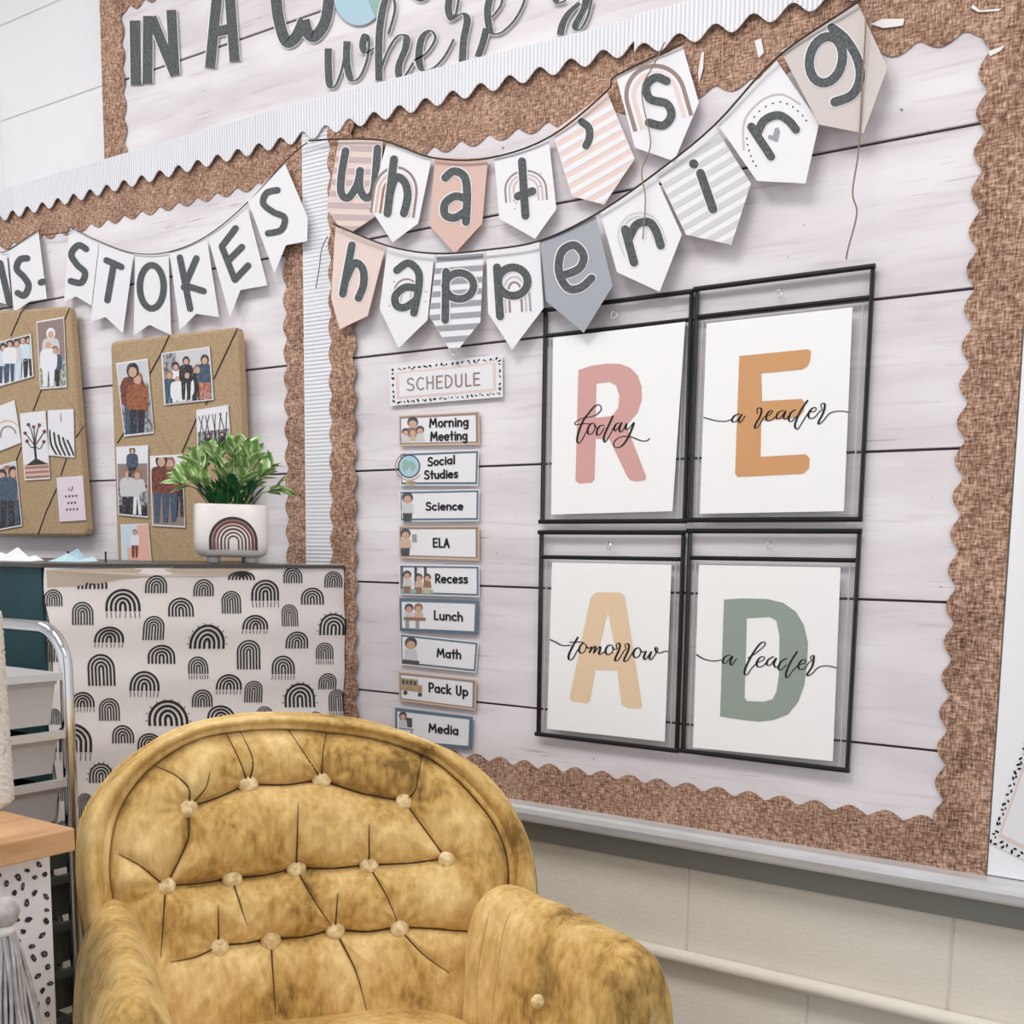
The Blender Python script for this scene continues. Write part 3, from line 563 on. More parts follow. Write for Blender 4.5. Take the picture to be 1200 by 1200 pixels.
# ---- upper lettering: cut-out paper letters
def cutout(name, strokes, w, label, off=.020, pen=None, cat='letter', sm=True, group='cut-out letters on the upper board'):
    f = Flat(); g = Flat()
    for s in strokes: 
        q = S_(s) if (sm and len(s) > 2) else s
        f.ribbon(q, w, 0, pen is not None or False, pen=pen); g.ribbon(q, w + 2.2, 0, False, pen=(pen[0] + 2, pen[1] + 2.2) if pen else None)
    p = W(*strokes[0][0], off); root = empty(name, p, label, cat, group)
    g.build('backing', wallmap, 'white', root, thick=.0007, off=off); f.build('face', wallmap, 'dark', root, off=off + .0012)
UB = 'dark cut-out capital letter %s on the upper plank board'
cutout('letter', [z1([(474, 72), (478, 298)])], 12.5, UB % 'I')
cutout('letter', [z1([(520, 56), (518, 292)]), z1([(532, 60), (615, 262)]), z1([(602, 35), (614, 262)])], 11.5, UB % 'N', .0205)
cutout('letter', [z1([(765, -35), (738, 238)]), z1([(806, -35), (825, 215)]), z1([(760, 112), (812, 100)])], 12, UB % 'A')
cutout('letter', [z1([(968, -40), (978, 60), (1005, 145), (1040, 130), (1068, 70)]), z1([(1068, 70), (1085, 120), (1110, 125), (1145, 70), (1160, -40)])], 13, UB % 'W')
root = empty('globe_cutout', W(417, 10, .02), 'pale blue round globe cut-out between the capitals on the upper board', 'cutout')
Flat().poly(ell(420, -8, 30, 38, n=40)).build('disc', wallmap, 'blue', root, thick=.001, off=.0195)
f = Flat(); f.ribbon(ell(420, -8, 30, 38, n=40), 1.2, 1); f.poly(S_([(432, 0), (438, 14), (442, 19), (450, 12), (448, -10), (436, -14)], 4, True), 0); f.ribbon(S_([(432, 0), (438, 14), (442, 19), (450, 12)]), 1, 1); f.build('print', wallmap, ['seag', 'stripe2'], root, off=.0208)
cutout('letter', [[(482, -6), (492, 0), (502, -4)]], 4, 'small fragment of a dark capital cut off by the top of the picture', sm=True)
zs = Z(340, 0, 6); zt = Z(520, 0, 6); pn = (1.6, 8.5)
SB = 'dark cut-out script letter %s in the brush-lettered word'; GS = 'script letters on the upper board'
cutout('script_letter', [zs([(268, 340), (268, 480), (280, 600), (320, 600), (365, 480), (400, 295)]), zs([(400, 290), (398, 440), (430, 560), (490, 540), (540, 420), (555, 280), (530, 245), (510, 310), (530, 370), (600, 330)])], 5, SB % 'w', .0205, pn, group=GS)
cutout('script_letter', [zs([(690, 240), (735, 80), (725, -10), (670, 0), (632, 180), (622, 380), (625, 565)]), zs([(625, 560), (650, 450), (700, 330), (760, 250), (815, 260), (810, 340), (765, 460), (770, 545), (810, 530), (865, 440)])], 5, SB % 'h', .0215, pn, group=GS)
cutout('script_letter', [zs([(870, 425), (960, 370), (1020, 270), (985, 215), (925, 270), (905, 400), (930, 490), (1010, 475), (1090, 390), (1150, 275)])], 5, SB % 'e', .0208, pn, group=GS)
cutout('script_letter', [zt([(45, -40), (32, 60), (55, 135), (85, 100), (105, -10)]), zt([(70, 130), (130, 95), (165, 140), (140, 280), (130, 440)])], 5, SB % 'r', .0213, pn, group=GS)
cutout('script_letter', [zt([(340, 120), (400, 40), (415, -30)]), zt([(330, -40), (308, 80), (330, 220), (400, 230), (490, 150), (550, 50), (575, -30)]), zt([(300, 200), (275, 300), (240, 400)])], 5, SB % 'e', .0208, pn, group=GS)
bpy.data.objects[[o.name for o in bpy.data.objects if o.get('group') == GS][-1]]['label'] = SB.replace(' in the brush-lettered word', '') % 'e' + ' cut by the top edge'
cutout('script_letter', [zt([(775, -30), (805, 20), (860, 0)]), zt([(955, 20), (880, 90), (835, 170), (820, 245)]), zt([(1010, -40), (985, 60), (925, 180), (960, 205), (1010, 120), (1040, 0)])], 5, 'dark cut-out script letter y with silver tail nearest the white scalloped strip', .0213, pn, group=GS)
# ---- schedule header and cards
z5 = Z(380, 390, 3.75); z6 = Z(420, 660, 5); za = Z(460, 470, 8); zb_ = Z(460, 610, 8)
root = empty('header_card', W(522, 445, .02), 'white dotted-border header card reading SCHEDULE', 'card')
q = z5([(283, 150), (783, 95), (785, 282), (290, 322)])
Flat().poly(q).build('card', wallmap, 'white', root, thick=.0012, off=.020)
def lerpq(q, u, v):
    a = (q[0][0] + (q[1][0] - q[0][0]) * u, q[0][1] + (q[1][1] - q[0][1]) * u); b = (q[3][0] + (q[2][0] - q[3][0]) * u, q[3][1] + (q[2][1] - q[3][1]) * u)
    return (a[0] + (b[0] - a[0]) * v, a[1] + (b[1] - a[1]) * v)
def sub(q, u0, v0, u1, v1): return [lerpq(q, u0, v0), lerpq(q, u1, v0), lerpq(q, u1, v1), lerpq(q, u0, v1)]
Flat().poly(sub(q, .06, .16, .94, .84)).build('panel', wallmap, 'pink2', root, off=.0215)
Flat().poly(sub(q, .085, .21, .915, .79)).build('panel', wallmap, 'white', root, off=.0218)
f = Flat(); dots_along(f, sub(q, .03, .08, .975, .92), 6.2, 1.25, .5); dots_along(f, sub(q, .035, .1, .97, .9), 9, .8, 1.2); f.build('dots', wallmap, 'black', root, off=.0217, kind='stuff')
f = Flat(); text(f, 'SCHEDULE', z5([(362, 255)])[0], z5([(686, 228)])[0], (-.3, -14.5), 1.8); f.build('lettering', wallmap, 'taupe', root, off=.0221)
f = Flat()
cards = [
 ('Morning Meeting', z5([(328, 365), (682, 346), (684, 492), (330, 498)]), 'tan', [('Morning', za([(345, 245)])[0], za([(712, 232)])[0]), ('Meeting', za([(355, 372)])[0], za([(702, 360)])[0])], 10.5),
 ('Social Studies', z5([(330, 527), (680, 512), (676, 672), (333, 672)]), 'white', [('Social', za([(330, 608)])[0], za([(585, 585)])[0]), ('Studies', za([(298, 730)])[0], za([(612, 715)])[0])], 9.5),
 ('Science', z5([(330, 694), (682, 686), (680, 828), (332, 830)]), 'white', [('Science', za([(312, 1022)])[0], za([(662, 1018)])[0])], 9),
 ('ELA', z5([(328, 850), (682, 848), (682, 1002), (330, 990)]), 'tan', [('ELA', zb_([(378, 246)])[0], zb_([(536, 250)])[0])], 10),
 ('Recess', z5([(328, 1018), (682, 1022), (682, 1162), (330, 1150)]), 'white', [('Recess', zb_([(400, 582)])[0], zb_([(705, 585)])[0])], 10),
 ('Lunch', z6([(240, 206), (706, 220), (698, 420), (244, 398)]), 'slate', [('Lunch', zb_([(388, 925)])[0], zb_([(660, 942)])[0])], 10),
 ('Math', z6([(243, 410), (704, 460), (690, 642), (246, 595)]), 'white', [('Math', z6([(460, 548)])[0], z6([(602, 560)])[0])], 10),
 ('Pack Up', z6([(235, 636), (692, 684), (688, 864), (240, 806)]), 'tan', [('Pack Up', z6([(412, 752)])[0], z6([(642, 778)])[0])], 10.5),
 ('Media', z6([(215, 846), (672, 900), (664, 1092), (215, 1052)]), 'slate', [('Media', z6([(412, 988)])[0], z6([(586, 1005)])[0])], 10)]
look = {'Morning Meeting': 'three seated figures', 'Social Studies': 'a green globe', 'Science': 'a child in a white coat', 'ELA': 'a child holding a page', 'Recess': 'children between posts', 'Lunch': 'children at a table', 'Math': 'a dark-haired child', 'Pack Up': 'a school bus', 'Media': 'a dark computer screen'}
def fig(f, q, u, v, h, hair, body, legs=None):
    """a small printed child: hair, face, body; u,v = head centre in quad space, h = figure height"""
    c = lerpq(q, u, v); s = h
    f.poly([(c[0] - s * .2, c[1] + s * .2), (c[0] + s * .2, c[1] + s * .2), (c[0] + s * .26, c[1] + s * .62), (c[0] - s * .26, c[1] + s * .62)], body)
    if legs is not None: f.poly([(c[0] - s * .2, c[1] + s * .6), (c[0] + s * .2, c[1] + s * .6), (c[0] + s * .16, c[1] + s * .95), (c[0] - s * .16, c[1] + s * .95)], legs)
    f.disc((c[0], c[1] - s * .03), s * .23, hair, 12); f.disc((c[0], c[1] + s * .05), s * .16, 3, 12)
for nm, q, bord, lines, capH in cards:
    root = empty('schedule_card', W(*lerpq(q, .5, .5), .02), 'white schedule card reading %s with %s' % (nm, look[nm]), 'card', 'schedule cards')
    Flat().poly(q).build('card', wallmap, bord, root, thick=.0012, off=.020)
    e = .02 if bord == 'white' else .035
    Flat().poly(sub(q, .015, .04, 1 - e * .6, .96 - (.03 if bord != 'white' else 0))).build('frame_line', wallmap, 'taupe' if bord == 'tan' else 'slate', root, off=.0215)
    Flat().poly(sub(q, .028, .10, .965 - (.012 if bord != 'white' else 0), .90)).build('panel', wallmap, 'white', root, off=.0218)
    f = Flat(); s = abs(q[3][1] - q[0][1])
    if nm == 'Morning Meeting': fig(f, q, .17, .25, s * .8, 0, 1); fig(f, q, .08, .55, s * .55, 0, 4); fig(f, q, .26, .5, s * .6, 0, 4); fig(f, q, .17, .6, s * .4, 2, 2)
    elif nm == 'Social Studies':
        c = lerpq(q, .12, .42); f.disc(c, s * .34, 0, 20, s * .36); f.disc(c, s * .30, 6, 20, s * .32); f.poly(S_([(c[0] - 6, c[1] - 8), (c[0] + 2, c[1] - 4), (c[0] - 1, c[1] + 3), (c[0] - 6, c[1] + 6), (c[0] - 8, c[1])], 3, True), 5); f.poly(S_([(c[0] + 3, c[1] - 7), (c[0] + 8, c[1]), (c[0] + 4, c[1] + 6), (c[0] + 1, c[1])], 3, True), 5); f.ribbon(ell(c[0], c[1], s * .42, s * .42, 110, 320, 24), 1.2, 7); f.disc((c[0] + 2, c[1] + s * .5), s * .17, 7, 12, s * .06)
    elif nm == 'Recess':
        for u in (.03, .19, .31): f.poly(sub(q, u, .06, u + (.035 if u > .1 else .02), .9), 0)
        f.poly(sub(q, .02, .8, .42, .94), 5); fig(f, q, .1, .35, s * .62, 0, 4, 1); fig(f, q, .245, .42, s * .55, 0, 2, 1); fig(f, q, .35, .42, s * .55, 0, 1, 2)
    elif nm == 'Lunch': fig(f, q, .12, .3, s * .6, 0, 4); fig(f, q, .24, .28, s * .6, 1, 2); f.poly(sub(q, .05, .56, .33, .66), 1); f.poly(sub(q, .07, .66, .12, .92), 8); f.poly(sub(q, .2, .66, .25, .92), 8)
    elif nm == 'Pack Up':
        f.poly(sub(q, .03, .2, .25, .62), 7); f.poly(sub(q, .25, .38, .3, .62), 7)
        for k in range(4): f.poly(sub(q, .04 + .05 * k, .26, .075 + .05 * k, .4), 0)
        f.disc(lerpq(q, .08, .7), 2.6, 0, 12); f.disc(lerpq(q, .27, .7), 2.6, 0, 12)
    elif nm == 'Media': f.poly(sub(q, .06, .25, .22, .52), 0); fig(f, q, .1, .22, s * .5, 0, 4); f.poly(sub(q, .05, .55, .24, .6), 8); f.poly(sub(q, .2, .6, .225, .95), 8)
    elif nm == 'Math': fig(f, q, .14, .3, s * .85, 0, 4); f.poly(sub(q, .03, .82, .25, .94), 0)
    elif nm == 'ELA': fig(f, q, .08, .25, s * .72, 0, 2, 0); f.poly(sub(q, .16, .25, .22, .5), 8)
    else: fig(f, q, .1, .25, s * .8, 0, 4, 0)
    f.build('picture', wallmap, ['dark', 'skin2', 'tan', 'skin', 'stripe4', 'seag', 'blue', 'kraft', 'stripe2'], root, off=.0221)
    f = Flat()
    for t, a, b in lines: text(f, t, a, b, (-.1, -capH), 2.05)
    f.build('lettering', wallmap, 'black', root, off=.0224)
# ---- the four hanging frames and prints
z7 = Z(600, 290, 2.609); z8 = Z(600, 600, 2.609)
def sc_xy(root): pass
frames = {
 'R': ((-1.048, -.785), (.060, .399), [(648, 396), (803, 377), (788, 599), (646, 603)], [(203, 375), (240, 362), (290, 355), (330, 356), (362, 368), (385, 392), (396, 425), (397, 465), (385, 503), (350, 545), (410, 700), (408, 711), (380, 716), (362, 712), (352, 700), (297, 585), (256, 585), (252, 708), (245, 719), (205, 722), (194, 713)], [[(258, 416), (298, 411), (318, 422), (328, 452), (325, 490), (306, 515), (256, 521)]], z7, 'R', 'rose pink letter R with the word today'),
 'E': ((-.776, -.5115), (.0615, .4015), [(828, 379), (999, 360), (989, 599), (820, 602)], [(695, 332), (905, 311), (914, 318), (912, 345), (905, 362), (888, 373), (762, 385), (765, 470), (885, 463), (896, 474), (892, 500), (875, 520), (762, 530), (760, 640), (898, 632), (910, 645), (908, 675), (890, 692), (690, 702), (682, 692)], [], z7, 'E', 'ochre letter E with the words a reader'),
 'A': ((-1.049, -.786), (-.297, .0425), [(647, 659), (787, 662), (779, 869), (641, 854)], [(250, 250), (262, 246), (330, 246), (345, 256), (398, 592), (392, 602), (352, 598), (335, 590), (322, 485), (255, 482), (238, 580), (228, 585), (182, 578), (176, 568), (240, 262)], [[(293, 305), (318, 428), (264, 428)]], z8, 'A', 'sand coloured letter A with the word tomorrow'),
 'D': ((-.775, -.5115), (-.2955, .045), [(819, 662), (985, 665), (976, 892), (812, 876)], [(648, 268), (700, 264), (780, 266), (830, 278), (868, 305), (892, 345), (905, 400), (902, 470), (893, 530), (875, 580), (845, 618), (800, 636), (755, 641), (700, 635), (636, 625)], [[(718, 325), (788, 321), (808, 332), (818, 380), (816, 500), (808, 550), (797, 572), (770, 580), (718, 578), (711, 568)]], z8, 'D', 'sage green letter D with the words a leader')}
T1 = Z(660, 470, 10); T2 = Z(820, 450, 6.667); T3 = Z(640, 730, 8); T4 = Z(810, 740, 6.667)
def el(cx, cy, rx, ry): return rot2(ell(cx, cy, rx, ry, 60, 430, 20), (cx, cy), 22)
script = {
 'R': (T1, [[(330, 270), (240, 265), (160, 276), (135, 265), (155, 238), (240, 198), (330, 182), (400, 150), (445, 95), (425, 45), (370, 60), (300, 140), (235, 230), (185, 350), (162, 450), (178, 495), (215, 465), (260, 380), (300, 310)], el(330, 325, 38, 70), [(365, 275), (385, 312), (405, 315)], [(482, 285), (430, 290), (395, 350), (398, 398), (435, 385), (485, 310)], [(585, 170), (530, 290), (482, 400), (475, 455), (492, 478), (540, 410), (590, 310)], [(660, 255), (620, 270), (597, 320), (610, 350), (650, 305), (685, 250), (660, 320), (668, 362), (700, 340), (742, 260), (732, 325), (765, 325), (828, 250), (790, 360), (740, 460), (680, 530), (620, 545), (590, 510), (620, 450), (700, 415), (800, 420), (900, 460), (970, 468), (1015, 435)]]),
 'E': (T2, [[(30, 260), (100, 280), (180, 292), (240, 278), (285, 240)], [(312, 232), (268, 250), (252, 290), (282, 292), (330, 235), (305, 280), (318, 302), (355, 248)], [(452, 235), (448, 195), (475, 187), (482, 215), (470, 255), (438, 310), (430, 345), (460, 330), (500, 262), (540, 245), (570, 212), (545, 212), (520, 250), (527, 286), (565, 278), (605, 240)], [(655, 205), (612, 225), (600, 265), (630, 265), (672, 208), (655, 258), (672, 274), (702, 240)], [(750, 200), (712, 225), (695, 278), (717, 292), (755, 250)], [(845, 125), (790, 205), (755, 280), (743, 330), (765, 352), (800, 300), (850, 225), (900, 212), (907, 185), (878, 190), (850, 230), (857, 266), (895, 262), (935, 215), (955, 200), (945, 163), (970, 150), (977, 175), (962, 230), (930, 290), (930, 313), (962, 290), (1010, 232), (1060, 214), (1120, 212), (1165, 222)]]),
 'A': (T3, [[(35, 155), (90, 180), (150, 210), (235, 208)], [(300, 130), (250, 215), (212, 300), (215, 342), (248, 335), (290, 262), (315, 230)], [(215, 180), (310, 178), (352, 186)], el(342, 238, 30, 48), [(372, 215), (400, 238), (420, 225)], [(432, 222), (405, 280)], [(405, 280), (450, 222), (462, 230), (445, 285)], [(445, 285), (498, 225), (508, 235), (495, 290), (520, 290), (560, 255)], el(592, 252, 33, 48), [(620, 225), (640, 248), (665, 240), (657, 205), (680, 188), (692, 212), (680, 262), (648, 330), (650, 357), (682, 340), (730, 262), (748, 245), (740, 208), (765, 193), (777, 218), (765, 268), (733, 335), (735, 362), (767, 345), (815, 268)], el(852, 278, 32, 48), [(878, 250), (900, 272), (922, 268)], [(938, 262), (915, 320), (928, 342), (962, 302), (985, 268), (967, 325), (985, 342), (1028, 285), (1047, 240), (1025, 232), (1030, 268), (1070, 280), (1110, 265), (1147, 268)]]),
 'D': (T4, [[(40, 180), (100, 215), (170, 230), (240, 222)], [(305, 182), (262, 200), (247, 240), (272, 245), (322, 190), (305, 240), (317, 262), (355, 210)], [(440, 210), (500, 172), (568, 115), (577, 85), (542, 92), (482, 170), (430, 270), (416, 325), (436, 338), (470, 290), (515, 245), (560, 225), (572, 202), (542, 200), (512, 240), (522, 276), (560, 268), (602, 225)], [(645, 195), (602, 220), (590, 255), (617, 262), (665, 205), (645, 252), (662, 280), (692, 258)], [(748, 210), (702, 235), (680, 285), (702, 300), (745, 258)], [(830, 155), (780, 232), (745, 310), (740, 352), (757, 358), (792, 308), (840, 262), (885, 247), (892, 222), (862, 226), (838, 265), (847, 296), (885, 288), (922, 240), (940, 228), (932, 200), (955, 188), (957, 215), (945, 272), (908, 330), (912, 346), (948, 325), (990, 282), (1040, 268), (1090, 272), (1135, 285)]])}
for k, ((xa, xb), (za_, zb2), quad, outer, holes, T, mt, lab) in frames.items():
    xa, xb, za_, zb2 = [v * .985 for v in (xa, xb, za_, zb2)]
    pos = {'R': 'upper left', 'E': 'upper right', 'A': 'lower left', 'D': 'lower right'}[k]
    root = empty('hanging_frame', ((xa + xb) / 2, -.02, zz(za_)), 'black-edged clear hanging pocket frame, %s of the four' % pos, 'frame', 'clear hanging pocket frames')
    y0 = -.022
    for z, r in ((zb2, .0037), (zb2 - .040, .0033), (za_, .0037)):
        e = .004 if z != zb2 - .040 else -.003
        MB().tube([(xa - e, y0 - .003, zz(z)), (xb + e, y0 - .003, zz(z))], r, 10).build('rod', 'rod', root, smooth=False)
    for x in (xa, xb): MB().box((x - .0025, y0 - .003, zz(za_)), (x + .0025, y0 + .003, zz(zb2))).build('side_edge', 'rod', root)
    for x in (xa + .011, xb - .011): MB().box((x - .0006, y0 - .001, zz(za_) + .004), (x + .0006, y0 + .001, zz(zb2) - .045)).build('seam', 'stripe4', root)
    V = [(xa, y0 - .0035, zz(za_)), (xb, y0 - .0035, zz(za_)), (xb, y0 - .0035, zz(zb2)), (xa, y0 - .0035, zz(zb2))]; mesh('clear_sleeve', V, [(0, 1, 2, 3)], 'clear', root)
    cx = (xa + xb) / 2; c = [(cx + .0045 * math.cos(a), y0 - .0045, zz(zb2 - .021) + .0055 * math.sin(a)) for a in [2 * math.pi * i / 20 for i in range(20)]]
    MB().tube(c, .0012, 6, closed=True).build('eyelet', 'chrome', root)
    root = empty('letter_print', W(*lerpq(quad, .5, .5), .03), 'white print of a %s' % lab, 'poster', 'letter prints in the hanging frames')
    Flat().poly(quad).build('sheet', wallmap, 'pw', root, thick=.001, off=.0275)
    Flat().poly(T(outer), 0, [T(h) for h in holes]).build('big_letter', wallmap, mt, root, off=.0289)
    TT, sts = script[k]; f = Flat()
    for st in sts: f.ribbon(S_(TT(st), 5), 1, 0, pen=(1.0, 2.5))
    f.build('script_lettering', wallmap, 'black', root, off=.0292)
#@@PART3
# ============================================================ KRAFT PHOTO BOARDS
def kraft(Tz, quad, label, off=.048):
    root = empty('photo_board', W(*lerpq(quad, .5, .9), .03), label, 'photo board', 'kraft photo boards')
    f = Flat(); r = []
    for i in range(4):
        p, a, b = quad[i], quad[i - 1], quad[(i + 1) % 4]
        for t in (0, .5, 1):
            u = (p[0] + (a[0] - p[0]) * .03, p[1] + (a[1] - p[1]) * .03); v = (p[0] + (b[0] - p[0]) * .03, p[1] + (b[1] - p[1]) * .03)
            r.append(((1 - t) ** 2 * u[0] + 2 * t * (1 - t) * p[0] + t * t * v[0], (1 - t) ** 2 * u[1] + 2 * t * (1 - t) * p[1] + t * t * v[1]))
    V = []; c = lerpq(quad, .5, .5)
    for o, k in ((.033, 0), (off - .003, 0), (off, .02)):
        V += [W(x + (c[0] - x) * k, y + (c[1] - y) * k, o) for x, y in r]
    # back rings share the front ring's x,z so that the box is square to the wall
    n = len(r); V[:n] = [Vector((v.x, -.033, v.z)) for v in V[n:2 * n]]
    F = [(a * n + (i + 1) % n, a * n + i, (a + 1) * n + i, (a + 1) * n + (i + 1) % n) for a in (0, 1) for i in range(n)] + [tuple(range(2 * n, 3 * n))[::-1], tuple(range(n))]
    mesh('wrapped_panel', V, F, 'kraft', root); return root
def cords(root, T, lines, mt, off=.0492, r=.0011):
    for l in lines:
        l = T(l); MB().tube([W(*p, off) for p in l], r, 6).build('cord', mt, root)
PM = ['pgrey', 'pdark', 'skin', 'denim', 'maroon', 'white', 'pblue', 'pgreen', 'orange', 'skin2', 'peach', 'taupe', 'lav', 'stripe4', 'rustp']
def pfig(f, q, u, v, h, hair, body, legs, skin=2):
    c = lerpq(q, u, v); s = h * abs(q[3][1] - q[0][1])
    def e(x, y, rx, ry, m): f.poly(ell(x, y, rx, ry, n=12)[:-1], m)
    f.poly(smooth([(c[0] - s * .13, c[1] + s * .12), (c[0] + s * .13, c[1] + s * .12), (c[0] + s * .17, c[1] + s * .35), (c[0] + s * .12, c[1] + s * .52), (c[0] - s * .12, c[1] + s * .52), (c[0] - s * .17, c[1] + s * .35)], 3, True), body)
    for d in (-1, 1): f.poly([(c[0] + d * s * .005, c[1] + s * .5), (c[0] + d * s * .12, c[1] + s * .5), (c[0] + d * s * .1, c[1] + s * .95), (c[0] + d * s * .03, c[1] + s * .95)][::d], legs)
    e(c[0], c[1] + s * .01, s * .09, s * .115, hair); e(c[0], c[1] + s * .035, s * .06, s * .075, skin)
def photo(q, label, bg, figs=(), extra=None, off=.0497, name='photo_print'):
    root = empty(name, W(*lerpq(q, .5, .5), off), label, 'photo', 'photos pinned on the kraft boards')
    Flat().poly(q).build('card', wallmap, 'white', root, thick=.0012, off=off)
    f = Flat()
    for (u0, v0, u1, v1, m) in bg: f.poly(sub(q, max(u0, .025), max(v0, .02), min(u1, .975), min(v1, .98)), m)
    def mp(x, y, d): return W(x, y, d)
    g = Flat(); f.build('backdrop', wallmap, PM, root, off=off + .0014)
    if extra: extra(g, q)
    for a in figs: pfig(g, q, *a)
    # keep the figures inside the card
    xs = [p[0] for p in q]; lim = sub(q, .03, .03, .97, .97)
    nf, ni = [], []; base = g.v
    out = Flat()
    for fc, mi in zip(g.f, g.i):
        pl = [base[k] for k in fc]
        for i in range(4):
            a, b = lim[i], lim[(i + 1) % 4]; nx, ny = (b[1] - a[1]), -(b[0] - a[0]); pl = clip(pl, nx, ny, nx * a[0] + ny * a[1])
            if len(pl) < 3: break
        if len(pl) >= 3: out._add(pl, [tuple(range(len(pl)))], mi)
    if out.f: out.build('figures', wallmap, PM, root, off=off + .0018)
    return root
ZL = Z(0, 340, 4); ZR = Z(120, 370, 4.139)
L_ = kraft(ZL, [(-110, 372), (83, 359), (104, 628), (-110, 627)], 'kraft-wrapped photo board at the left edge with seven pinned pictures')
cords(L_, ZL, [[(140, 65), (100, 100), (50, 215)], [(325, 85), (300, 145)], [(195, 462), (155, 565)], [(395, 635), (355, 690)], [(310, 790), (285, 868)], [(265, 930), (215, 1040), (178, 1145)], [(100, 735), (75, 800)]], 'cord_dark')
cords(L_, ZL, [[(98, 130), (150, 205)], [(285, 468), (392, 622)], [(235, 825), (272, 880)], [(103, 1045), (170, 1150)], [(365, 1085), (408, 1135)]], 'kraft', r=.0008)
K_ = kraft(ZR, ZR([(42, 128), (662, 55), (712, 1200), (78, 1200)]), 'kraft-wrapped photo board standing behind the potted plant')
cords(K_, ZR, [[(325, 92), (285, 180), (230, 280)], [(655, 60), (540, 305)], [(455, 500), (385, 665)], [(108, 560), (72, 618)], [(500, 430), (520, 400)]], 'cord_dark')
cords(K_, ZR, [[(48, 165), (90, 225)], [(325, 92), (385, 175)], [(250, 505), (332, 662)], [(240, 1070), (312, 1180)]], 'kraft', r=.0008)
photo(ZL([(-120, 270), (145, 205), (158, 405), (-100, 480)]), 'photo of a group in white and blue clothes, largest picture on the left-edge board', [(0, 0, 1, 1, 5), (0, 0, 1, .3, 7)], [(.5, .14, .85, 1, 6, 3), (.62, .1, .9, 1, 5, 3), (.74, .12, .88, 1, 13, 6), (.85, .08, .9, 1, 5, 3), (.95, .12, .85, 1, 6, 1)])
photo(ZL([(170, 147), (300, 125), (313, 455), (188, 465)]), 'photo of two people crouching before a dark wall, top right of the left-edge board', [(0, 0, 1, .6, 11), (0, .6, 1, 1, 7)], [(.5, .2, .75, 5, 13, 3), (.4, .35, .75, 1, 5, 5), (.62, .45, .6, 9, 3, 1)])
def arcs(g, q):
    c = lerpq(q, .62, .72)
    for k, mi in ((15, 10), (9, 11)): g.ribbon(rot2(ell(c[0], c[1], k, k * 1.15, 180, 0, 24), c, -14), 1.6, mi)
photo(ZL([(-60, 565), (68, 515), (100, 715), (-40, 770)]), 'white card with a pink rainbow outline tilted on the left-edge board', [(0, 0, 1, 1, 5)], (), arcs)
def tree(g, q):
    b = lerpq(q, .5, .72)
    g.ribbon([b, lerpq(q, .48, .45)], 2.6, 1)
    for u, v in ((.15, .3), (.3, .18), (.5, .22), (.72, .2), (.9, .3), (.85, .45), (.2, .42)): g.ribbon(smooth([b, lerpq(q, .49, .52), lerpq(q, (u + .5) / 2, v + .1), lerpq(q, u, v)]), 1.1, 1); g.disc(lerpq(q, u, v), 2.2, 4, 8)
    g.poly([lerpq(q, .1, .78), lerpq(q, .5, .68), lerpq(q, .95, .78)], 1)
    for v in (.8, .87, .94): g.poly(sub(q, .05, v, .97, v + .03), 11)
photo(ZL([(93, 578), (213, 565), (236, 885), (115, 892)]), 'print of a dark bare tree over brown stripes on the left-edge board', [(0, 0, 1, .76, 5), (0, .76, 1, 1, 10)], (), tree)
def palms(g, q):
    for i in range(5):
        a = lerpq(q, .05 + .17 * i, .45 + .05 * i); b = lerpq(q, .3 + .17 * i, .97); g.ribbon(smooth([a, lerpq(q, .1 + .18 * i, .75), b]), 2.2, 1)
    g.ribbon([lerpq(q, .5, .08), lerpq(q, .5, .25)], 1, 0)
photo(ZL([(224, 563), (345, 558), (350, 786), (228, 774)]), 'pale print with black diagonal fronds right of the tree print', [(0, 0, 1, 1, 5)], (), palms)
photo(ZL([(-100, 850), (75, 800), (104, 1105), (-80, 1140)]), 'dark photo of people in orange and black at the bottom of the left-edge board', [(0, 0, 1, .35, 13), (0, .35, 1, 1, 1)], [(.6, .15, .9, 1, 8, 3), (.75, .12, .95, 9, 3, 1), (.9, .15, .9, 1, 8, 3)])
def words(g, q):
    c = lerpq(q, .5, .25); g.ribbon(ell(c[0], c[1], 2.4, 3, 180, 400, 12), 1, 1)
    for v, n in ((.42, 4), (.57, 3), (.72, 4)):
        for i in range(n): u = .5 + (i - (n - 1) / 2) * .13; g.ribbon([lerpq(q, u - .03, v), lerpq(q, u, v + .04), lerpq(q, u + .03, v)], .9, 1)
photo(ZL([(265, 880), (388, 870), (403, 1078), (280, 1086)]), 'lavender quote card with small dark lettering, lower right of the left-edge board', [(0, 0, 1, 1, 12)], (), words)
photo(ZR([(65, 230), (220, 207), (250, 570), (106, 586)]), 'tall photo of a couple in rust jumpers, top left of the board behind the plant', [(0, 0, 1, .3, 13), (0, .3, 1, .65, 7), (0, .5, 1, 1, 0)], [(.5, .12, .95, 1, 4, 3), (.62, .24, .86, 9, 14, 1)])
photo(ZR([(285, 182), (520, 150), (540, 408), (300, 434)]), 'wide family photo, top right of the board behind the plant', [(0, 0, 1, 1, 0), (.3, 0, 1, .5, 13)], [(.28, .28, .8, 1, 5, 1), (.5, .2, .8, 1, 1, 1), (.88, .22, .9, 1, 3, 8), (.14, .42, .8, 9, 3, 3), (.3, .5, .8, 9, 5, 5), (.5, .46, .8, 9, 5, 5), (.72, .38, .85, 9, 1, 1)])
def twigs(g, q):
    for i in range(9): u = .08 + i * .1; g.ribbon(smooth([lerpq(q, u, 1), lerpq(q, u + .05 * math.sin(i * 2), .6), lerpq(q, u + .12 * math.cos(i * 3), .15)]), .9, 1)
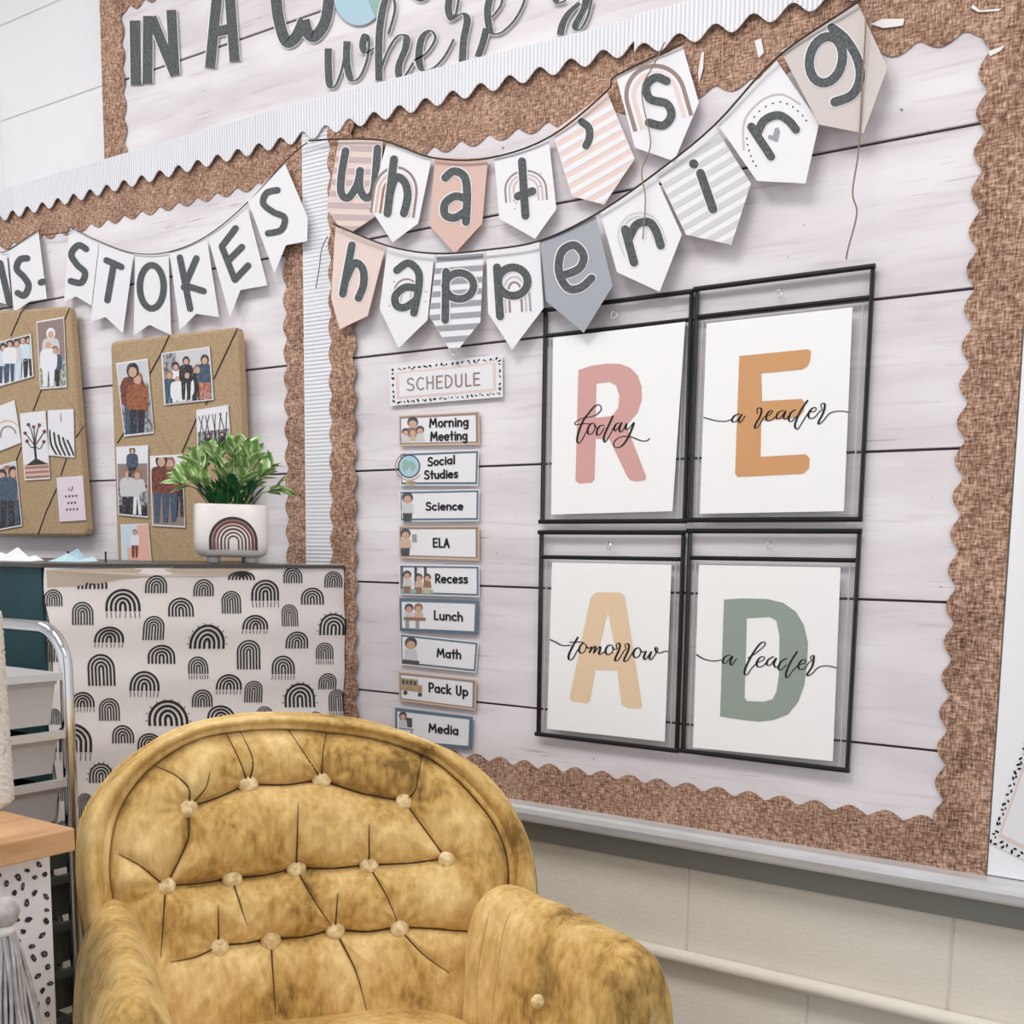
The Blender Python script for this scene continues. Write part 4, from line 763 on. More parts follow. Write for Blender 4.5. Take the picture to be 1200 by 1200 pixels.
photo(ZR([(455, 457), (610, 432), (628, 660), (462, 672)]), 'black and white photo of bare branches just above the plant leaves', [(0, 0, 1, 1, 5), (0, .5, 1, 1, 0)], [(.35, .6, .6, 1, 1, 1), (.75, .6, .6, 1, 1, 1)], twigs)
photo(ZR([(66, 636), (222, 628), (222, 980), (78, 966)]), 'greyish photo of people seated on benches, lower left of the board behind the plant', [(0, 0, 1, .25, 5), (0, .25, 1, .6, 11), (0, .6, 1, 1, 1)], [(.5, .06, .5, 1, 3, 1), (.35, .38, .7, 9, 13, 1), (.65, .4, .68, 9, 13, 5), (.15, .6, .5, 1, 0, 1), (.9, .6, .5, 1, 0, 1)])
photo(ZR([(230, 680), (388, 672), (402, 1028), (242, 1018)]), 'photo of a couple in maroon beside a fence, left of the plant pot', [(0, 0, 1, .3, 5), (0, .3, 1, 1, 11)], [(.35, .06, .95, 1, 4, 3), (.6, .1, .9, 9, 4, 3), (.88, .22, .7, 1, 1, 1)])
photo(ZR([(88, 1012), (222, 1008), (240, 1200), (94, 1200)]), 'pastel blue and coral photo at the bottom of the board behind the plant', [(0, 0, .6, 1, 6), (.6, 0, 1, 1, 10), (.2, .6, .9, 1, 10)], [(.5, .2, .7, 11, 5, 4)])
# ============================================================ CABINET
CXx = -1.475; TOPZ = EYE - .0195
cab = empty('cabinet', (-2.0, -.32, 0), 'tall cabinet with a teal front, its end wrapped in black rainbow-print fabric', 'cabinet')
MB().box((-2.6, -.622, .04), (CXx - .004, -.030, TOPZ - .0065)).build("carcass", "cab", cab)
MB().box((-2.61, -.632, TOPZ - .006), (CXx + .006, -.027, TOPZ)).build('top_panel', 'cabtop', cab)
MB().box((-2.6, -.628, .08), (CXx - .003, -.6225, TOPZ - .0065)).build("front_panel", "teal", cab)
MB().box((-2.58, -.60, 0), (CXx - .03, -.08, .04)).build('plinth', 'cabtop', cab)
def rip(y, z): return .0016 * math.sin(z * 23 + y * 5) + .0014 * math.sin(y * 31 + z * 9) + .0012 * math.sin(z * 71 + y * 3)
ya, yb = -.627, -.027; V = []; nu, nv = 60, 90
for j in range(nv + 1):
    for i in range(nu + 1):
        u = i / nu; v = j / nv; z = .12 + (TOPZ - .0045 - .12) * v; y = ya + (yb - ya) * u
        if i == 0: y += .006 * math.sin(z * 30) + .004
        V.append((CXx + .002 + rip(y, z), y, z))
mesh('fabric_cover', V, [(j * (nu + 1) + i, j * (nu + 1) + i + 1, (j + 1) * (nu + 1) + i + 1, (j + 1) * (nu + 1) + i) for j in range(nv) for i in range(nu)], 'fabric', cab, smooth=True)
def fabmap(x, y, d):
    p = Xp(x, y, CXx + .002); yy = p.y
    return Vector((CXx + .002 + rip(p.y, p.z) + d, p.y, p.z))
Z9 = Z(0, 640, 2.727)
f = Flat(); f.poly(Z9([(142, 76), (500, 67), (1098, 56), (1098, 62), (800, 76), (740, 94), (500, 98), (380, 106), (300, 124), (150, 131)])); f.build('folded_hem', fabmap, 'fabedge', cab, off=.0006)
RB = [(295, 92, 48, 45, 0), (168, 140, 30, 52, 0), (263, 180, 35, 72, 0), (392, 140, 55, 90, 1), (495, 95, 35, 55, 0), (650, 108, 33, 52, 0), (768, 82, 42, 26, 0), (738, 145, 30, 70, 0), (845, 110, 45, 85, 1), (935, 70, 31, 48, 0), (1063, 82, 28, 50, 0), (999, 135, 36, 52, 0), (575, 167, 42, 58, 0), (488, 225, 33, 75, 0), (811, 222, 40, 58, 1), (923, 188, 27, 68, 0), (1062, 212, 44, 72, 2), (350, 260, 48, 64, 1), (662, 248, 58, 80, 2), (948, 275, 37, 52, 0), (1038, 310, 27, 68, 1), (517, 318, 43, 58, 0), (795, 302, 36, 92, 0), (633, 355, 33, 70, 1), (903, 352, 37, 75, 1), (325, 348, 45, 98, 0), (462, 402, 47, 80, 1), (733, 412, 42, 62, 1), (1048, 408, 28, 50, 0), (812, 432, 28, 68, 0), (960, 435, 50, 80, 2), (1080, 460, 26, 90, 1), (647, 460, 34, 54, 0), (350, 488, 34, 70, 0), (537, 490, 63, 84, 2), (707, 512, 46, 60, 0), (847, 514, 26, 40, 0), (262, 468, 40, 62, 1), (390, 574, 36, 55, 0), (475, 600, 38, 50, 0), (178, 290, 30, 80, 0), (228, 570, 60, 115, 1), (320, 690, 38, 66, 2), (172, 520, 20, 50, 0), (190, 768, 22, 46, 0), (268, 790, 22, 80, 0), (1010, 530, 20, 30, 0), (205, 880, 26, 60, 0), (620, 600, 34, 50, 0), (720, 640, 34, 50, 0), (860, 620, 40, 60, 1), (980, 640, 30, 50, 0), (560, 700, 34, 50, 0)]
f = Flat(); rr = random.Random(5)
for cx, top, hw, h, kind in RB:
    fr = h * .24 if kind == 1 else 0; top2 = top + (6 if kind == 2 else 0); hh = h - fr - (6 if kind == 2 else 0); n = 4; wd = hw * .14
    for k in range(n):
        r = hw * (1 - k * .26) - wd / 2
        if r < 2: continue
        ry = min(hh * .62, hw * .95) * (1 - k * .27) if hh > hw * 1.3 else hh * (1 - k * .24) * .8
        cy = top2 + hh - max(0, hh - (min(hh * .62, hw * .95) if hh > hw * 1.3 else hh * .8))
        q = [(cx - r, top2 + hh)] + ell(cx, cy, r, ry, 180, 0, 30) + [(cx + r, top2 + hh)]
        q = [(min(x, 1098), y) for x, y in q]
        f.ribbon(Z9(q), wd / 2.727, 0, False)
        if kind == 1:
            for sgn in (-1, 1):
                x = cx + sgn * r
                if x < 1100: f.ribbon(Z9([(x, top2 + hh + 3), (x + rr.uniform(-2, 2), top + h)]), .8, 0, False)
    if kind == 2:
        for a in range(0, 181, 20):
            c, s = math.cos(math.radians(a)), math.sin(math.radians(a)); q = [(cx + c * (hw + 3), top2 + hh * .8 - s * (hh * .8 + 2)), (cx + c * (hw + 9), top2 + hh * .8 - s * (hh * .8 + 9))]
            if q[1][0] < 1104: f.ribbon(Z9(q), .9, 0, False)
f.build('rainbow_print', fabmap, 'inkf', cab, off=.0008, kind='stuff')
# papers and pegs on top of the cabinet at the left
def onTop(px, dep): p = P(px, 657, dep); return Vector((p.x, p.y, TOPZ))
def crumple(name, px, dep, wd, ht, mt, label, cat, seed):
    r = random.Random(seed); c = onTop(px, dep); V = []; n = 6
    for j in range(3):
        for i in range(n + 1): V.append((c.x + R_.x * wd * (i / n - .5) + r.uniform(-.004, .004), c.y + R_.y * wd * (i / n - .5) + (.012 * j) + r.uniform(-.004, .004), TOPZ + .001 + (ht * (1 - abs(i / n - .45) * 1.5) * (j / 2) * (1.25 if i % 2 else .45) * r.uniform(.7, 1.1) if j else 0)))
    F = [(j * (n + 1) + i, j * (n + 1) + i + 1, (j + 1) * (n + 1) + i + 1, (j + 1) * (n + 1) + i) for j in range(2) for i in range(n)]
    b = len(V); V += [(x, y + .0015, z) for x, y, z in V]; F += [tuple(k + b for k in q[::-1]) for q in F]
    tag(mesh(name, V, F, mt), label, cat)
crumple('crumpled_paper', 75, 1.75, .062, .018, 'blue2', 'crumpled pale blue paper lying on the cabinet top below the left photo board', 'paper', 2)
crumple('crumpled_paper', 4, 1.72, .08, .02, 'white', 'white paper scrap at the left edge on the cabinet top', 'paper', 7)
for px in (22, 80, 124):
    c = onTop(px, 1.83); mb = MB().tube([c, c + Vector((0, 0, .0155))], .0016, 8).tube([c + Vector((0, 0, .0155)), c + Vector((0, 0, .0175))], .0021, 8); tag(mb.build('peg', 'cord_dark'), {22: 'small dark peg beside the white scrap', 80: 'small dark peg behind the blue paper', 124: 'small dark peg left of the kraft board behind the plant'}[px] + ' on the cabinet top', 'peg', 'dark pegs on the cabinet')
# ============================================================ POTTED PLANT
pc = P(271, 657, 1.96); pc = Vector((pc.x, pc.y, TOPZ + .0006)); yaw = math.atan2(CAM.y - pc.y, CAM.x - pc.x) + math.radians(4)
e1 = Vector((-math.sin(yaw), math.cos(yaw), 0)); e2 = Vector((math.cos(yaw), math.sin(yaw), 0))     # e1: to image right, e2: towards the viewer
plant = empty('potted_plant', pc, 'artificial green plant in a white footed pot with a brown rainbow, on the cabinet', 'plant')
def pot_pt(a, hw, z, p=5.0):
    c, s = math.cos(a), math.sin(a); r = (abs(c) ** p + abs(s) ** p) ** (-1 / p); return pc + e1 * (hw * r * c) + e2 * (hw * r * s) + Vector((0, 0, z))
prof = [(.030, .010), (.044, .0105), (.050, .014), (.0535, .022), (.0545, .034), (.0545, .088), (.0535, .0895), (.0515, .088), (.0515, .076), (.001, .074)]
n = 56; SP_ = 1.126; prof = [(a * SP_, b * SP_) for a, b in prof]
V = [pot_pt(2 * math.pi * k / n, r, z) for r, z in prof for k in range(n)]
F = [(i * n + k, i * n + (k + 1) % n, (i + 1) * n + (k + 1) % n, (i + 1) * n + k) for i in range(len(prof) - 1) for k in range(n)] + [tuple(range(n))[::-1]]
pot = mesh('pot', V, F, 'ceramic', plant, smooth=True)
for sx, sy in ((-.6, .55), (.6, .55), (-.6, -.55), (.6, -.55)):
    c = pc + e1 * (.05 * sx) + e2 * (.05 * sy); MB().lathe((c.x, c.y, c.z), [(.0045, 0), (.009, .001), (.0105, .007), (.010, .0125)], 14).build('foot', 'ceramic', pot, smooth=True)
mesh('soil', [pot_pt(2 * math.pi * k / 24, .0576, .089) for k in range(24)], [tuple(range(24))], 'soil', plant)
f = Flat()
for k, mi in enumerate((1, 0, 0, 1, 0, 1)):
    r = .0335 - k * .0052; f.ribbon([(r * -1, .0)] + [(-r * math.cos(t * math.pi / 30), .012 + r * .95 * math.sin(t * math.pi / 30)) for t in range(31)] + [(r, .0)], (.0042, .0042, .0026, .0024, .0022, .0020)[k], mi, False)
def potmap(x, y, d):
    p = 5.0; hw = .0545; yy = hw * (1 - min(.95, abs(x) / hw) ** p) ** (1 / p); return pc + e1 * (x * SP_) + e2 * (yy * SP_ + .0006 + d) + Vector((0, 0, (.021 + y * 1.08) * SP_))
f.build('rainbow_print', potmap, ['brown', 'dkbrown'], pot)
rl = random.Random(11)
def leaf_mesh(name, mt, wr=.30, fold=.18):
    V = [(0, 0, 0)]; n = 5
    for i in range(1, n): t = i / n; wv = wr * math.sin(math.pi * t ** .8); zc = -.18 * t * t; V += [(-wv, t, zc + fold * wv), (0, t, zc), (wv, t, zc + fold * wv)]
    V.append((0, 1, -.2)); F = [(0, 2, 1), (0, 3, 2)]
    for i in range(n - 2):
        a = 1 + 3 * i; F += [(a, a + 1, a + 4, a + 3), (a + 1, a + 2, a + 5, a + 4)]
    a = 1 + 3 * (n - 2); e = len(V) - 1; F += [(a, a + 1, e), (a + 1, a + 2, e)]
    me = bpy.data.meshes.new(name); me.from_pydata(V, [], F); me.materials.append(M[mt]); me.polygons.foreach_set('use_smooth', [True] * len(F)); return me
lm = leaf_mesh('leaf', 'leaf', .27); ld = leaf_mesh('leaf_dark', 'leafd', .16)
def put_leaf(me, p, d, size, name='leaf'):
    d = d.normalized(); q = d.to_track_quat('Y', 'Z').to_matrix() @ Matrix.Rotation(rl.uniform(-.7, .7), 3, 'Y')
    o = bpy.data.objects.new(name, me); COL.objects.link(o); o.parent = plant; o.matrix_local = Matrix.Translation(p - pc) @ q.to_4x4() @ Matrix.Diagonal((size, size, size, 1))
tips = []
for k in range(26):
    a = 2 * math.pi * k * .618; rad = (.25 + .75 * math.sqrt((k + .5) / 26)); s = pc + e1 * (.031 * rad * math.cos(a)) + e2 * (.031 * rad * math.sin(a)) + Vector((0, 0, .089))
    t = pc + e1 * (.088 * rad * math.cos(a)) + e2 * (.056 * rad * math.sin(a)) + Vector((0, 0, .212 - .080 * rad ** 2.2 + rl.uniform(-.012, .012)))
    mid = (s + t) / 2 + Vector((0, 0, .014)); MB().tube([s, mid, t], .0009, 5).build('stem', 'stem', plant); dr = (t - mid).normalized()
    for j in range(7):
        aa = j * 2.4 + k; side = (dr.orthogonal().normalized()); side = Matrix.Rotation(aa, 3, dr) @ side; b = t - dr * (.0055 * (j % 4) + .001)
        put_leaf(lm, b, dr * (1.0 if j < 2 else .75) + Vector((0, 0, .25)) + side * .7, rl.uniform(.028, .038))
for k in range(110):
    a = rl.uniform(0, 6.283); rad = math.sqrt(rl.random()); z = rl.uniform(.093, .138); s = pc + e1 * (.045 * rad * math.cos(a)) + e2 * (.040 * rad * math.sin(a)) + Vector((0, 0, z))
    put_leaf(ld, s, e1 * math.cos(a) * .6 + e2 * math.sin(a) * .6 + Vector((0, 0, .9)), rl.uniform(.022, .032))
# ============================================================ CHROME DRAWER CART
cx0 = -1.315; post = Xp(80, 850, cx0); py_ = post.y
cart = empty('drawer_cart', (cx0 - .18, py_ - .18, 0), 'chrome tube cart with translucent drawers between the wood table and the fabric-wrapped cabinet', 'cart')
zt_ = Xp(62, 741, cx0).z + .004; hz = Xp(82, 785, cx0).z; r = .0085
pts = [(cx0, py_, .03), (cx0, py_, hz - .0)]
for i in range(1, 9): a = i / 8 * math.pi / 2; k = .055; pts.append((cx0 - k * (1 - math.cos(a)), py_, hz + (zt_ - hz) * math.sin(a)))
pts += [(cx0 - .33, py_, zt_)]
for i in range(1, 9): a = (1 - i / 8) * math.pi / 2; pts.append((cx0 - .385 + .055 * (1 - math.cos(a)), py_, hz + (zt_ - hz) * math.sin(a)))
pts.append((cx0 - .385, py_, .03)); MB().tube(pts, r, 14).build('tube_frame', 'chrome', cart, smooth=True)
y2 = py_ - .36; zlow = Xp(75, 791, cx0).z
pts2 = [(cx0, y2, .03), (cx0, y2, zlow), (cx0 - .385, y2, zlow), (cx0 - .385, y2, .03)]; MB().tube(pts2, r, 12).build('tube_frame', 'chrome', cart, smooth=True)
levels = [Xp(75, y, cx0).z for y in (791, 859, 916)]; dz = levels[1] - levels[2]
zl = levels[0]; lv = list(levels)
while lv[-1] - dz > .1: lv.append(lv[-1] - dz)
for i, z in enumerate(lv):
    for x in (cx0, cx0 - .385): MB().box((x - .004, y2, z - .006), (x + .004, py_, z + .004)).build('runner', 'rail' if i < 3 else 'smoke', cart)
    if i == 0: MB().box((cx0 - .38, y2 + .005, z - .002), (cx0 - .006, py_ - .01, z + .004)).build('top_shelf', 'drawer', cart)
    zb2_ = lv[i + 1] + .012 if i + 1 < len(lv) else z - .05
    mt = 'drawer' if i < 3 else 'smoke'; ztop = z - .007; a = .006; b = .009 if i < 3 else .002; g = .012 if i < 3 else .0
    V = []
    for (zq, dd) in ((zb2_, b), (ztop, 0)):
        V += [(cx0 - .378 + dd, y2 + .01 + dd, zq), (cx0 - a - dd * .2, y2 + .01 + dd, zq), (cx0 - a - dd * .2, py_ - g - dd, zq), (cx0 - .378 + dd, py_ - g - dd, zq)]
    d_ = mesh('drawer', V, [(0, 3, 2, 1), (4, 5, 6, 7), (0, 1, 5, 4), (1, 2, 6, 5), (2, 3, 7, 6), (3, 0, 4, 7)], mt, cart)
    MB().box((cx0 - .384, y2 + .006, ztop - .004), (cx0 - .003, py_ - .012, ztop)).build('drawer_rim', mt, d_)
for x in (cx0, cx0 - .385):
    for y in (py_, y2): MB().tube([(x - .008, y, .016), (x + .008, y, .016)], .016, 16).build('caster', 'rod', cart)
# ============================================================ WOODEN TABLE, VASE, CLOTH, TASSEL
tc_ = P(88, 970, 1.15); tz = tc_.z; tx = tc_.x; ty = tc_.y; th = .0245
tab = empty('side_table', (tx - .135, ty - .25, 0), 'honey wood topped side table with a black-spotted white skirt at the left edge', 'table')
b = bmesh_box = MB().box((tx - .27, ty - .62, tz - th), (tx, ty, tz)); tt = b.build('table_top', 'wood', tab)
bv = tt.modifiers.new('bevel', 'BEVEL'); bv.width = .002; bv.segments = 2
for x in (tx - .24, tx - .09):
    for y in (ty - .58, ty - .06): MB().box((x - .02, y - .02, 0), (x + .02, y + .02, tz - th)).build('leg', 'wood', tab)
clx = tx - .04
def clothmap(x, y, d):
    p = Xp(x, y, clx); return Vector((clx + .004 * math.sin(p.y * 45) + d, p.y, p.z))
V = []; nu, nv = 60, 4; ye = Xp(64, 1100, clx).y
for j in range(nv + 1):
    for i in range(nu + 1): y = ty - .5 + (ye - ty + .5) * i / nu; V.append((clx + .004 * math.sin(y * 45), y, .12 + (tz - th - .12) * j / nv))
cl = mesh('fabric_skirt', V, [(j * (nu + 1) + i, j * (nu + 1) + i + 1, (j + 1) * (nu + 1) + i + 1, (j + 1) * (nu + 1) + i) for j in range(nv) for i in range(nu)], 'white', tab, smooth=True)
rs = random.Random(9); f = Flat(); done = []
for k in range(1500):
    x, y = rs.uniform(-60, 60), rs.uniform(1012, 1330)
    if all((x - a) ** 2 + (y - b) ** 2 > 12.5 ** 2 for a, b in done):
        done.append((x, y)); a = rs.uniform(0, 180); rx, ry = rs.uniform(2.2, 3.6), rs.uniform(3.2, 5.2)
        q = [(x + rx * (1 + rs.uniform(-.2, .2)) * math.cos(t * .628), y + ry * (1 + rs.uniform(-.2, .2)) * math.sin(t * .628)) for t in range(10)]; f.poly(rot2(q, (x, y), a), 0)
        if rs.random() < .5: f.poly(rot2(ell(x, y, rx * .35, ry * .4, n=8)[:-1], (x, y), a), 1)
fl2 = Flat(); k0 = [i for i, mi in enumerate(f.i) if mi == 0]
f.i = list(f.i)
g0 = Flat(); g1 = Flat()
for fc, mi in zip(f.f, f.i): (g0 if mi == 0 else g1)._add([f.v[k] for k in fc], [tuple(range(len(fc)))], 0)
g0.build('spots', clothmap, 'inkf', cl, off=.0008, kind='stuff'); g1.build('spot_centres', clothmap, 'taupe', cl, off=.0012, kind='stuff')
txx = tx + .046; tp = Xp(3, 1068, txx); tas = empty('yarn_tassel', tp, 'grey yarn tassel hanging from the table edge at the lower left', 'tassel')
MB().lathe((tp.x, tp.y, tp.z - .012), [(.003, .026), (.012, .022), (.0155, .012), (.012, .002), (.008, -.002)][::-1], 20).build('knot', 'tassel', tas, smooth=True)
MB().tube([(tp.x, tp.y, tp.z + .012), (tp.x - .03, tp.y, tz + .003), (tp.x - .09, tp.y, tz + .0025)], .002, 8).build('cord', 'tassel', tas)
MB().lathe((tp.x, tp.y, tp.z - .022), [(.0095, 0), (.0105, .004), (.0095, .009)], 20).build('wrap', 'nub', tas, smooth=True)
mb = MB()
for k in range(90):
    a = k * 2.4; q = math.sqrt((k + .5) / 90); x0_, y0_ = math.cos(a) * q, math.sin(a) * q; L = rs.uniform(.15, .19)
    mb.tube([(tp.x + x0_ * (.008 + (.030) * t ** .75) + .001 * math.sin(9 * t + k), tp.y + y0_ * (.008 + .034 * t ** .75) + .0015 * math.sin(8 * t + k * 2), tp.z - .02 - L * t) for t in [i / 7 for i in range(8)]], .0019, 5)
mb.build('strands', 'tassel', tas, smooth=True, kind='stuff')
vb = Vector((tx - .175, 0, tz)); rv = ray(12, 948); tt_ = (tz + .0 - CAM.z) / rv.z; vp = CAM + rv * tt_
rad = .045; side = Vector((R_.x, R_.y, 0)).normalized(); vc = vp - side * rad + Vector((0, 0, 0)); vc.z = tz
dep = (vc - CAM).dot(F_); hgt = (948 - 706) / FPX * dep
vase = empty('vase', vc, 'tall white nubby-textured vase standing on the wood table, cut by the left edge', 'vase')
nn, mm = 64, 120; V = []
for j in range(mm + 1):
    t = j / mm; z = hgt * t; rr0 = rad * (1 - .10 * t) ; 
    if t < .05: rr0 *= .72 + .28 * math.sqrt(max(0, 1 - (1 - t / .05) ** 2))
    if t > .93: rr0 *= 1 - .35 * ((t - .93) / .07) ** 2
    for i in range(nn):
        a = 2 * math.pi * i / nn; q = rr0 + .0012 * math.sin(i * 2.1 + j * 2.9) * math.sin(j * 1.3 + i * .9); V.append((vc.x + q * math.cos(a), vc.y + q * math.sin(a), tz + z))
mesh('body', V, [(j * nn + i, j * nn + (i + 1) % nn, (j + 1) * nn + (i + 1) % nn, (j + 1) * nn + i) for j in range(mm) for i in range(nn)] + [tuple(range(nn))[::-1]], 'nub', vase, smooth=True)
mb = MB().tube([(vc.x + rad * .57 * math.cos(a), vc.y + rad * .57 * math.sin(a), tz + hgt) for a in [2 * math.pi * i / 40 for i in range(40)]], .004, 8, closed=True); mb.build('rim', 'nub', vase, smooth=True)
# ============================================================ TUFTED VELVET CHAIR
fw = Vector((.77, -.638, 0)).normalized(); U_ = Vector((.638, .77, 0)).normalized(); rec = math.radians(11); ZV = Vector((0, 0, 1))
V_ = ZV * math.cos(rec) - fw * math.sin(rec); N_ = fw * math.cos(rec) + ZV * math.sin(rec); O_ = P(360, 1010, 1.47)
gk = lambda u: .85 * u * u
def S3(u, v, h=0): return O_ + U_ * u + V_ * v + N_ * (gk(u) + h)
def inv(px, py, h=0):
    r = ray(px, py); g = 0; u = v = 0
    for _ in range(12):
        t = ((O_ - CAM).dot(N_) + g + h) / r.dot(N_); p = CAM + r * t - O_; u, v = p.dot(U_), p.dot(V_); g = .6 * g + .4 * gk(u) if _ else gk(u)
    return (u, v)
chair = empty('armchair', Vector((O_.x, O_.y, 0)) + fw * .2, 'gold crushed velvet armchair with a rounded button-tufted back', 'armchair')
def resample(pts, n):
    d = [0]
    for a, b in zip(pts, pts[1:]): d.append(d[-1] + math.hypot(b[0] - a[0], b[1] - a[1]))
    out = []; k = 0
    for i in range(n):
        t = d[-1] * i / (n - 1)
        while k < len(d) - 2 and d[k + 1] < t: k += 1
        s = (t - d[k]) / (d[k + 1] - d[k] or 1); out.append((pts[k][0] + (pts[k + 1][0] - pts[k][0]) * s, pts[k][1] + (pts[k + 1][1] - pts[k][1]) * s))
    return out
inner = [(150, 1290), (140, 1180), (132, 1090), (126, 1047), (123, 1015), (128, 970), (143, 933), (168, 901), (203, 875), (240, 859), (285, 852), (337, 850), (387, 854), (440, 862), (498, 881), (533, 906), (560, 934), (580, 960), (593, 988), (599, 1016), (598, 1060), (590, 1130), (578, 1210), (570, 1290)]
outer = [(118, 1290), (108, 1200), (101, 1110), (95, 1060), (92, 1015), (94, 975), (104, 945), (118, 925), (137, 903), (170, 877), (210, 855), (260, 842), (307, 837), (360, 838), (410, 843), (452, 853), (505, 872), (550, 895), (583, 925), (606, 960), (620, 995), (627, 1039), (626, 1100), (618, 1190), (608, 1290)]
NT = 260
inU = resample(smooth([inv(*p, .012) for p in inner], 5), NT); outU = resample(smooth([inv(*p, -.02) for p in outer], 5), NT)
# tufting: buttons and seams, as (polyline, depth, half width)
PB = 1.0
btn = [(220, 947), (291, 919), (377, 914), (475, 939), (194, 1039), (272, 1030), (347, 1018), (432, 1014), (524, 1007), (256, 1108), (317, 1101), (392, 1090), (467, 1087)]
seams = [([(220, 947), (255, 935), (291, 919)], .020, .011), ([(291, 919), (335, 920), (377, 914)], .020, .011), ([(377, 914), (425, 930), (475, 939)], .022, .011),
 ([(220, 947), (222, 925), (205, 908), (182, 898)], .011, .008), ([(220, 947), (200, 920), (182, 898)], .006, .006), ([(220, 947), (240, 925), (246, 905)], .010, .008), ([(291, 919), (296, 890), (281, 855)], .010, .007), ([(291, 919), (278, 885), (264, 857)], .010, .007),
 ([(377, 914), (358, 885), (338, 853)], .012, .007), ([(377, 914), (378, 885), (385, 855)], .011, .007), ([(475, 939), (487, 925), (491, 905), (498, 881)], .012, .008), ([(475, 939), (467, 915)], .009, .007), ([(475, 939), (505, 935)], .006, .006),
 ([(220, 947), (220, 985), (194, 1039)], .017, .009), ([(220, 947), (238, 985), (248, 1005)], .008, .008), ([(291, 919), (310, 975)], .009, .008), ([(377, 914), (390, 968)], .009, .008), ([(475, 939), (500, 975), (524, 1007)], .015, .009), ([(475, 939), (474, 968)], .008, .007),
 ([(272, 1030), (268, 985)], .007, .008), ([(347, 1018), (348, 940)], .011, .008), ([(432, 1014), (430, 965)], .010, .008), ([(524, 1007), (545, 1010)], .008, .007),
 ([(194, 1039), (233, 1036), (272, 1030)], .020, .011), ([(272, 1030), (310, 1026), (347, 1018)], .020, .011), ([(347, 1018), (390, 1018), (432, 1014)], .020, .011), ([(432, 1014), (478, 1012), (524, 1007)], .020, .011),
 ([(194, 1039), (165, 1015), (138, 1001)], .012, .009), ([(194, 1039), (160, 1055), (140, 1066)], .008, .008), ([(194, 1039), (189, 1120)], .012, .009), ([(194, 1039), (209, 1085)], .007, .008),
 ([(272, 1030), (289, 1082)], .010, .008), ([(347, 1018), (368, 1055), (392, 1090)], .010, .008), ([(432, 1014), (452, 1050), (467, 1087)], .013, .008), ([(432, 1014), (431, 1050)], .006, .007), ([(524, 1007), (538, 1030)], .009, .007),
 ([(256, 1108), (256, 1058)], .010, .008), ([(317, 1101), (318, 1060), (327, 1035)], .009, .008), ([(392, 1090), (394, 1045)], .010, .008),
 ([(256, 1108), (287, 1106), (317, 1101)], .018, .010), ([(317, 1101), (355, 1098), (392, 1090)], .018, .010), ([(392, 1090), (430, 1092), (467, 1087)], .018, .010), ([(467, 1087), (505, 1088), (548, 1092)], .015, .010), ([(256, 1108), (228, 1120), (200, 1125)], .010, .010),
 ([(256, 1108), (246, 1155)], .009, .009), ([(256, 1108), (268, 1160)], .009, .008), ([(317, 1101), (322, 1185)], .012, .008), ([(392, 1090), (415, 1135), (427, 1180)], .012, .008), ([(467, 1087), (482, 1130), (493, 1160)], .009, .008), ([(467, 1087), (492, 1115), (524, 1138)], .011, .008), ([(524, 1007), (553, 1050)], .007, .008)]
A_ = np.array
def segdist(X, Y, a, b):
    ab = A_(b) - A_(a); L2 = (ab ** 2).sum() or 1e-9; t = np.clip(((X - a[0]) * ab[0] + (Y - a[1]) * ab[1]) / L2, 0, 1); return np.hypot(X - a[0] - t * ab[0], Y - a[1] - t * ab[1]), t
su = [([inv(*p, .035) for p in s], d, w) for s, d, w in seams]; bu = [inv(*p, .03) for p in btn]
NA_ = NT; NTC = 420; botl = [(inU[-1][0] + (inU[0][0] - inU[-1][0]) * i / 60, inU[-1][1] + (inU[0][1] - inU[-1][1]) * i / 60) for i in range(1, 61)]
ringU = resample(inU + botl, NTC + 1)[:-1]
NS = 120; cu = inv(365, 1060, .02); ring = A_(ringU); cen = A_(cu)
s_ = np.linspace(0, 1, NS + 1)[1:]; GX = cen[0] + s_[:, None] * (ring[None, :, 0] - cen[0]); GY = cen[1] + s_[:, None] * (ring[None, :, 1] - cen[1])
SS = np.repeat(s_[:, None], NTC, 1)
def puff(X, Y, S):
    H = .060 * (1 - S ** 6) ** .6; D = np.zeros_like(X)
    for pl, dep, wd in su:
        n = len(pl); best = np.full_like(X, 9.); tt = np.zeros_like(X)
        for i, (a, b) in enumerate(zip(pl, pl[1:])):
            d, t = segdist(X, Y, a, b); k = d < best; best = np.where(k, d, best); tt = np.where(k, (i + t) / (n - 1), tt)
        fade = 1 - .65 * tt if dep < .0135 else 1.0
        D = np.maximum(D, 1.5 * dep * fade * (np.exp(-(best / (wd * 1.9)) ** 1.2) * .75 + np.exp(-(best / (wd * .3)) ** 2) * .25))
    B = np.zeros_like(X); Wk = np.zeros_like(X)
    for b in bu:
        d = np.hypot(X - b[0], Y - b[1]); B = np.maximum(B, .019 * np.exp(-(d / .024) ** 1.3)); Wk += .0011 * np.sin(11 * np.arctan2(Y - b[1], X - b[0]) + b[0] * 90) * np.exp(-((d - .022) / .016) ** 2)
    D = np.maximum(D, B) + .25 * np.minimum(D, B)
    wr = .0012 * np.sin(X * 170 + 3 * np.sin(Y * 60)) * np.exp(-D * 60) + .0010 * np.sin(X * 60 + Y * 45)
    return H - D + Wk + wr * (1 - S ** 6) + .0013 * np.sin(np.arctan2(Y - cen[1], X - cen[0]) * 46 + 2 * np.sin(X * 30)) * np.clip((S - .72) / .2, 0, 1) * (1 - S ** 12)
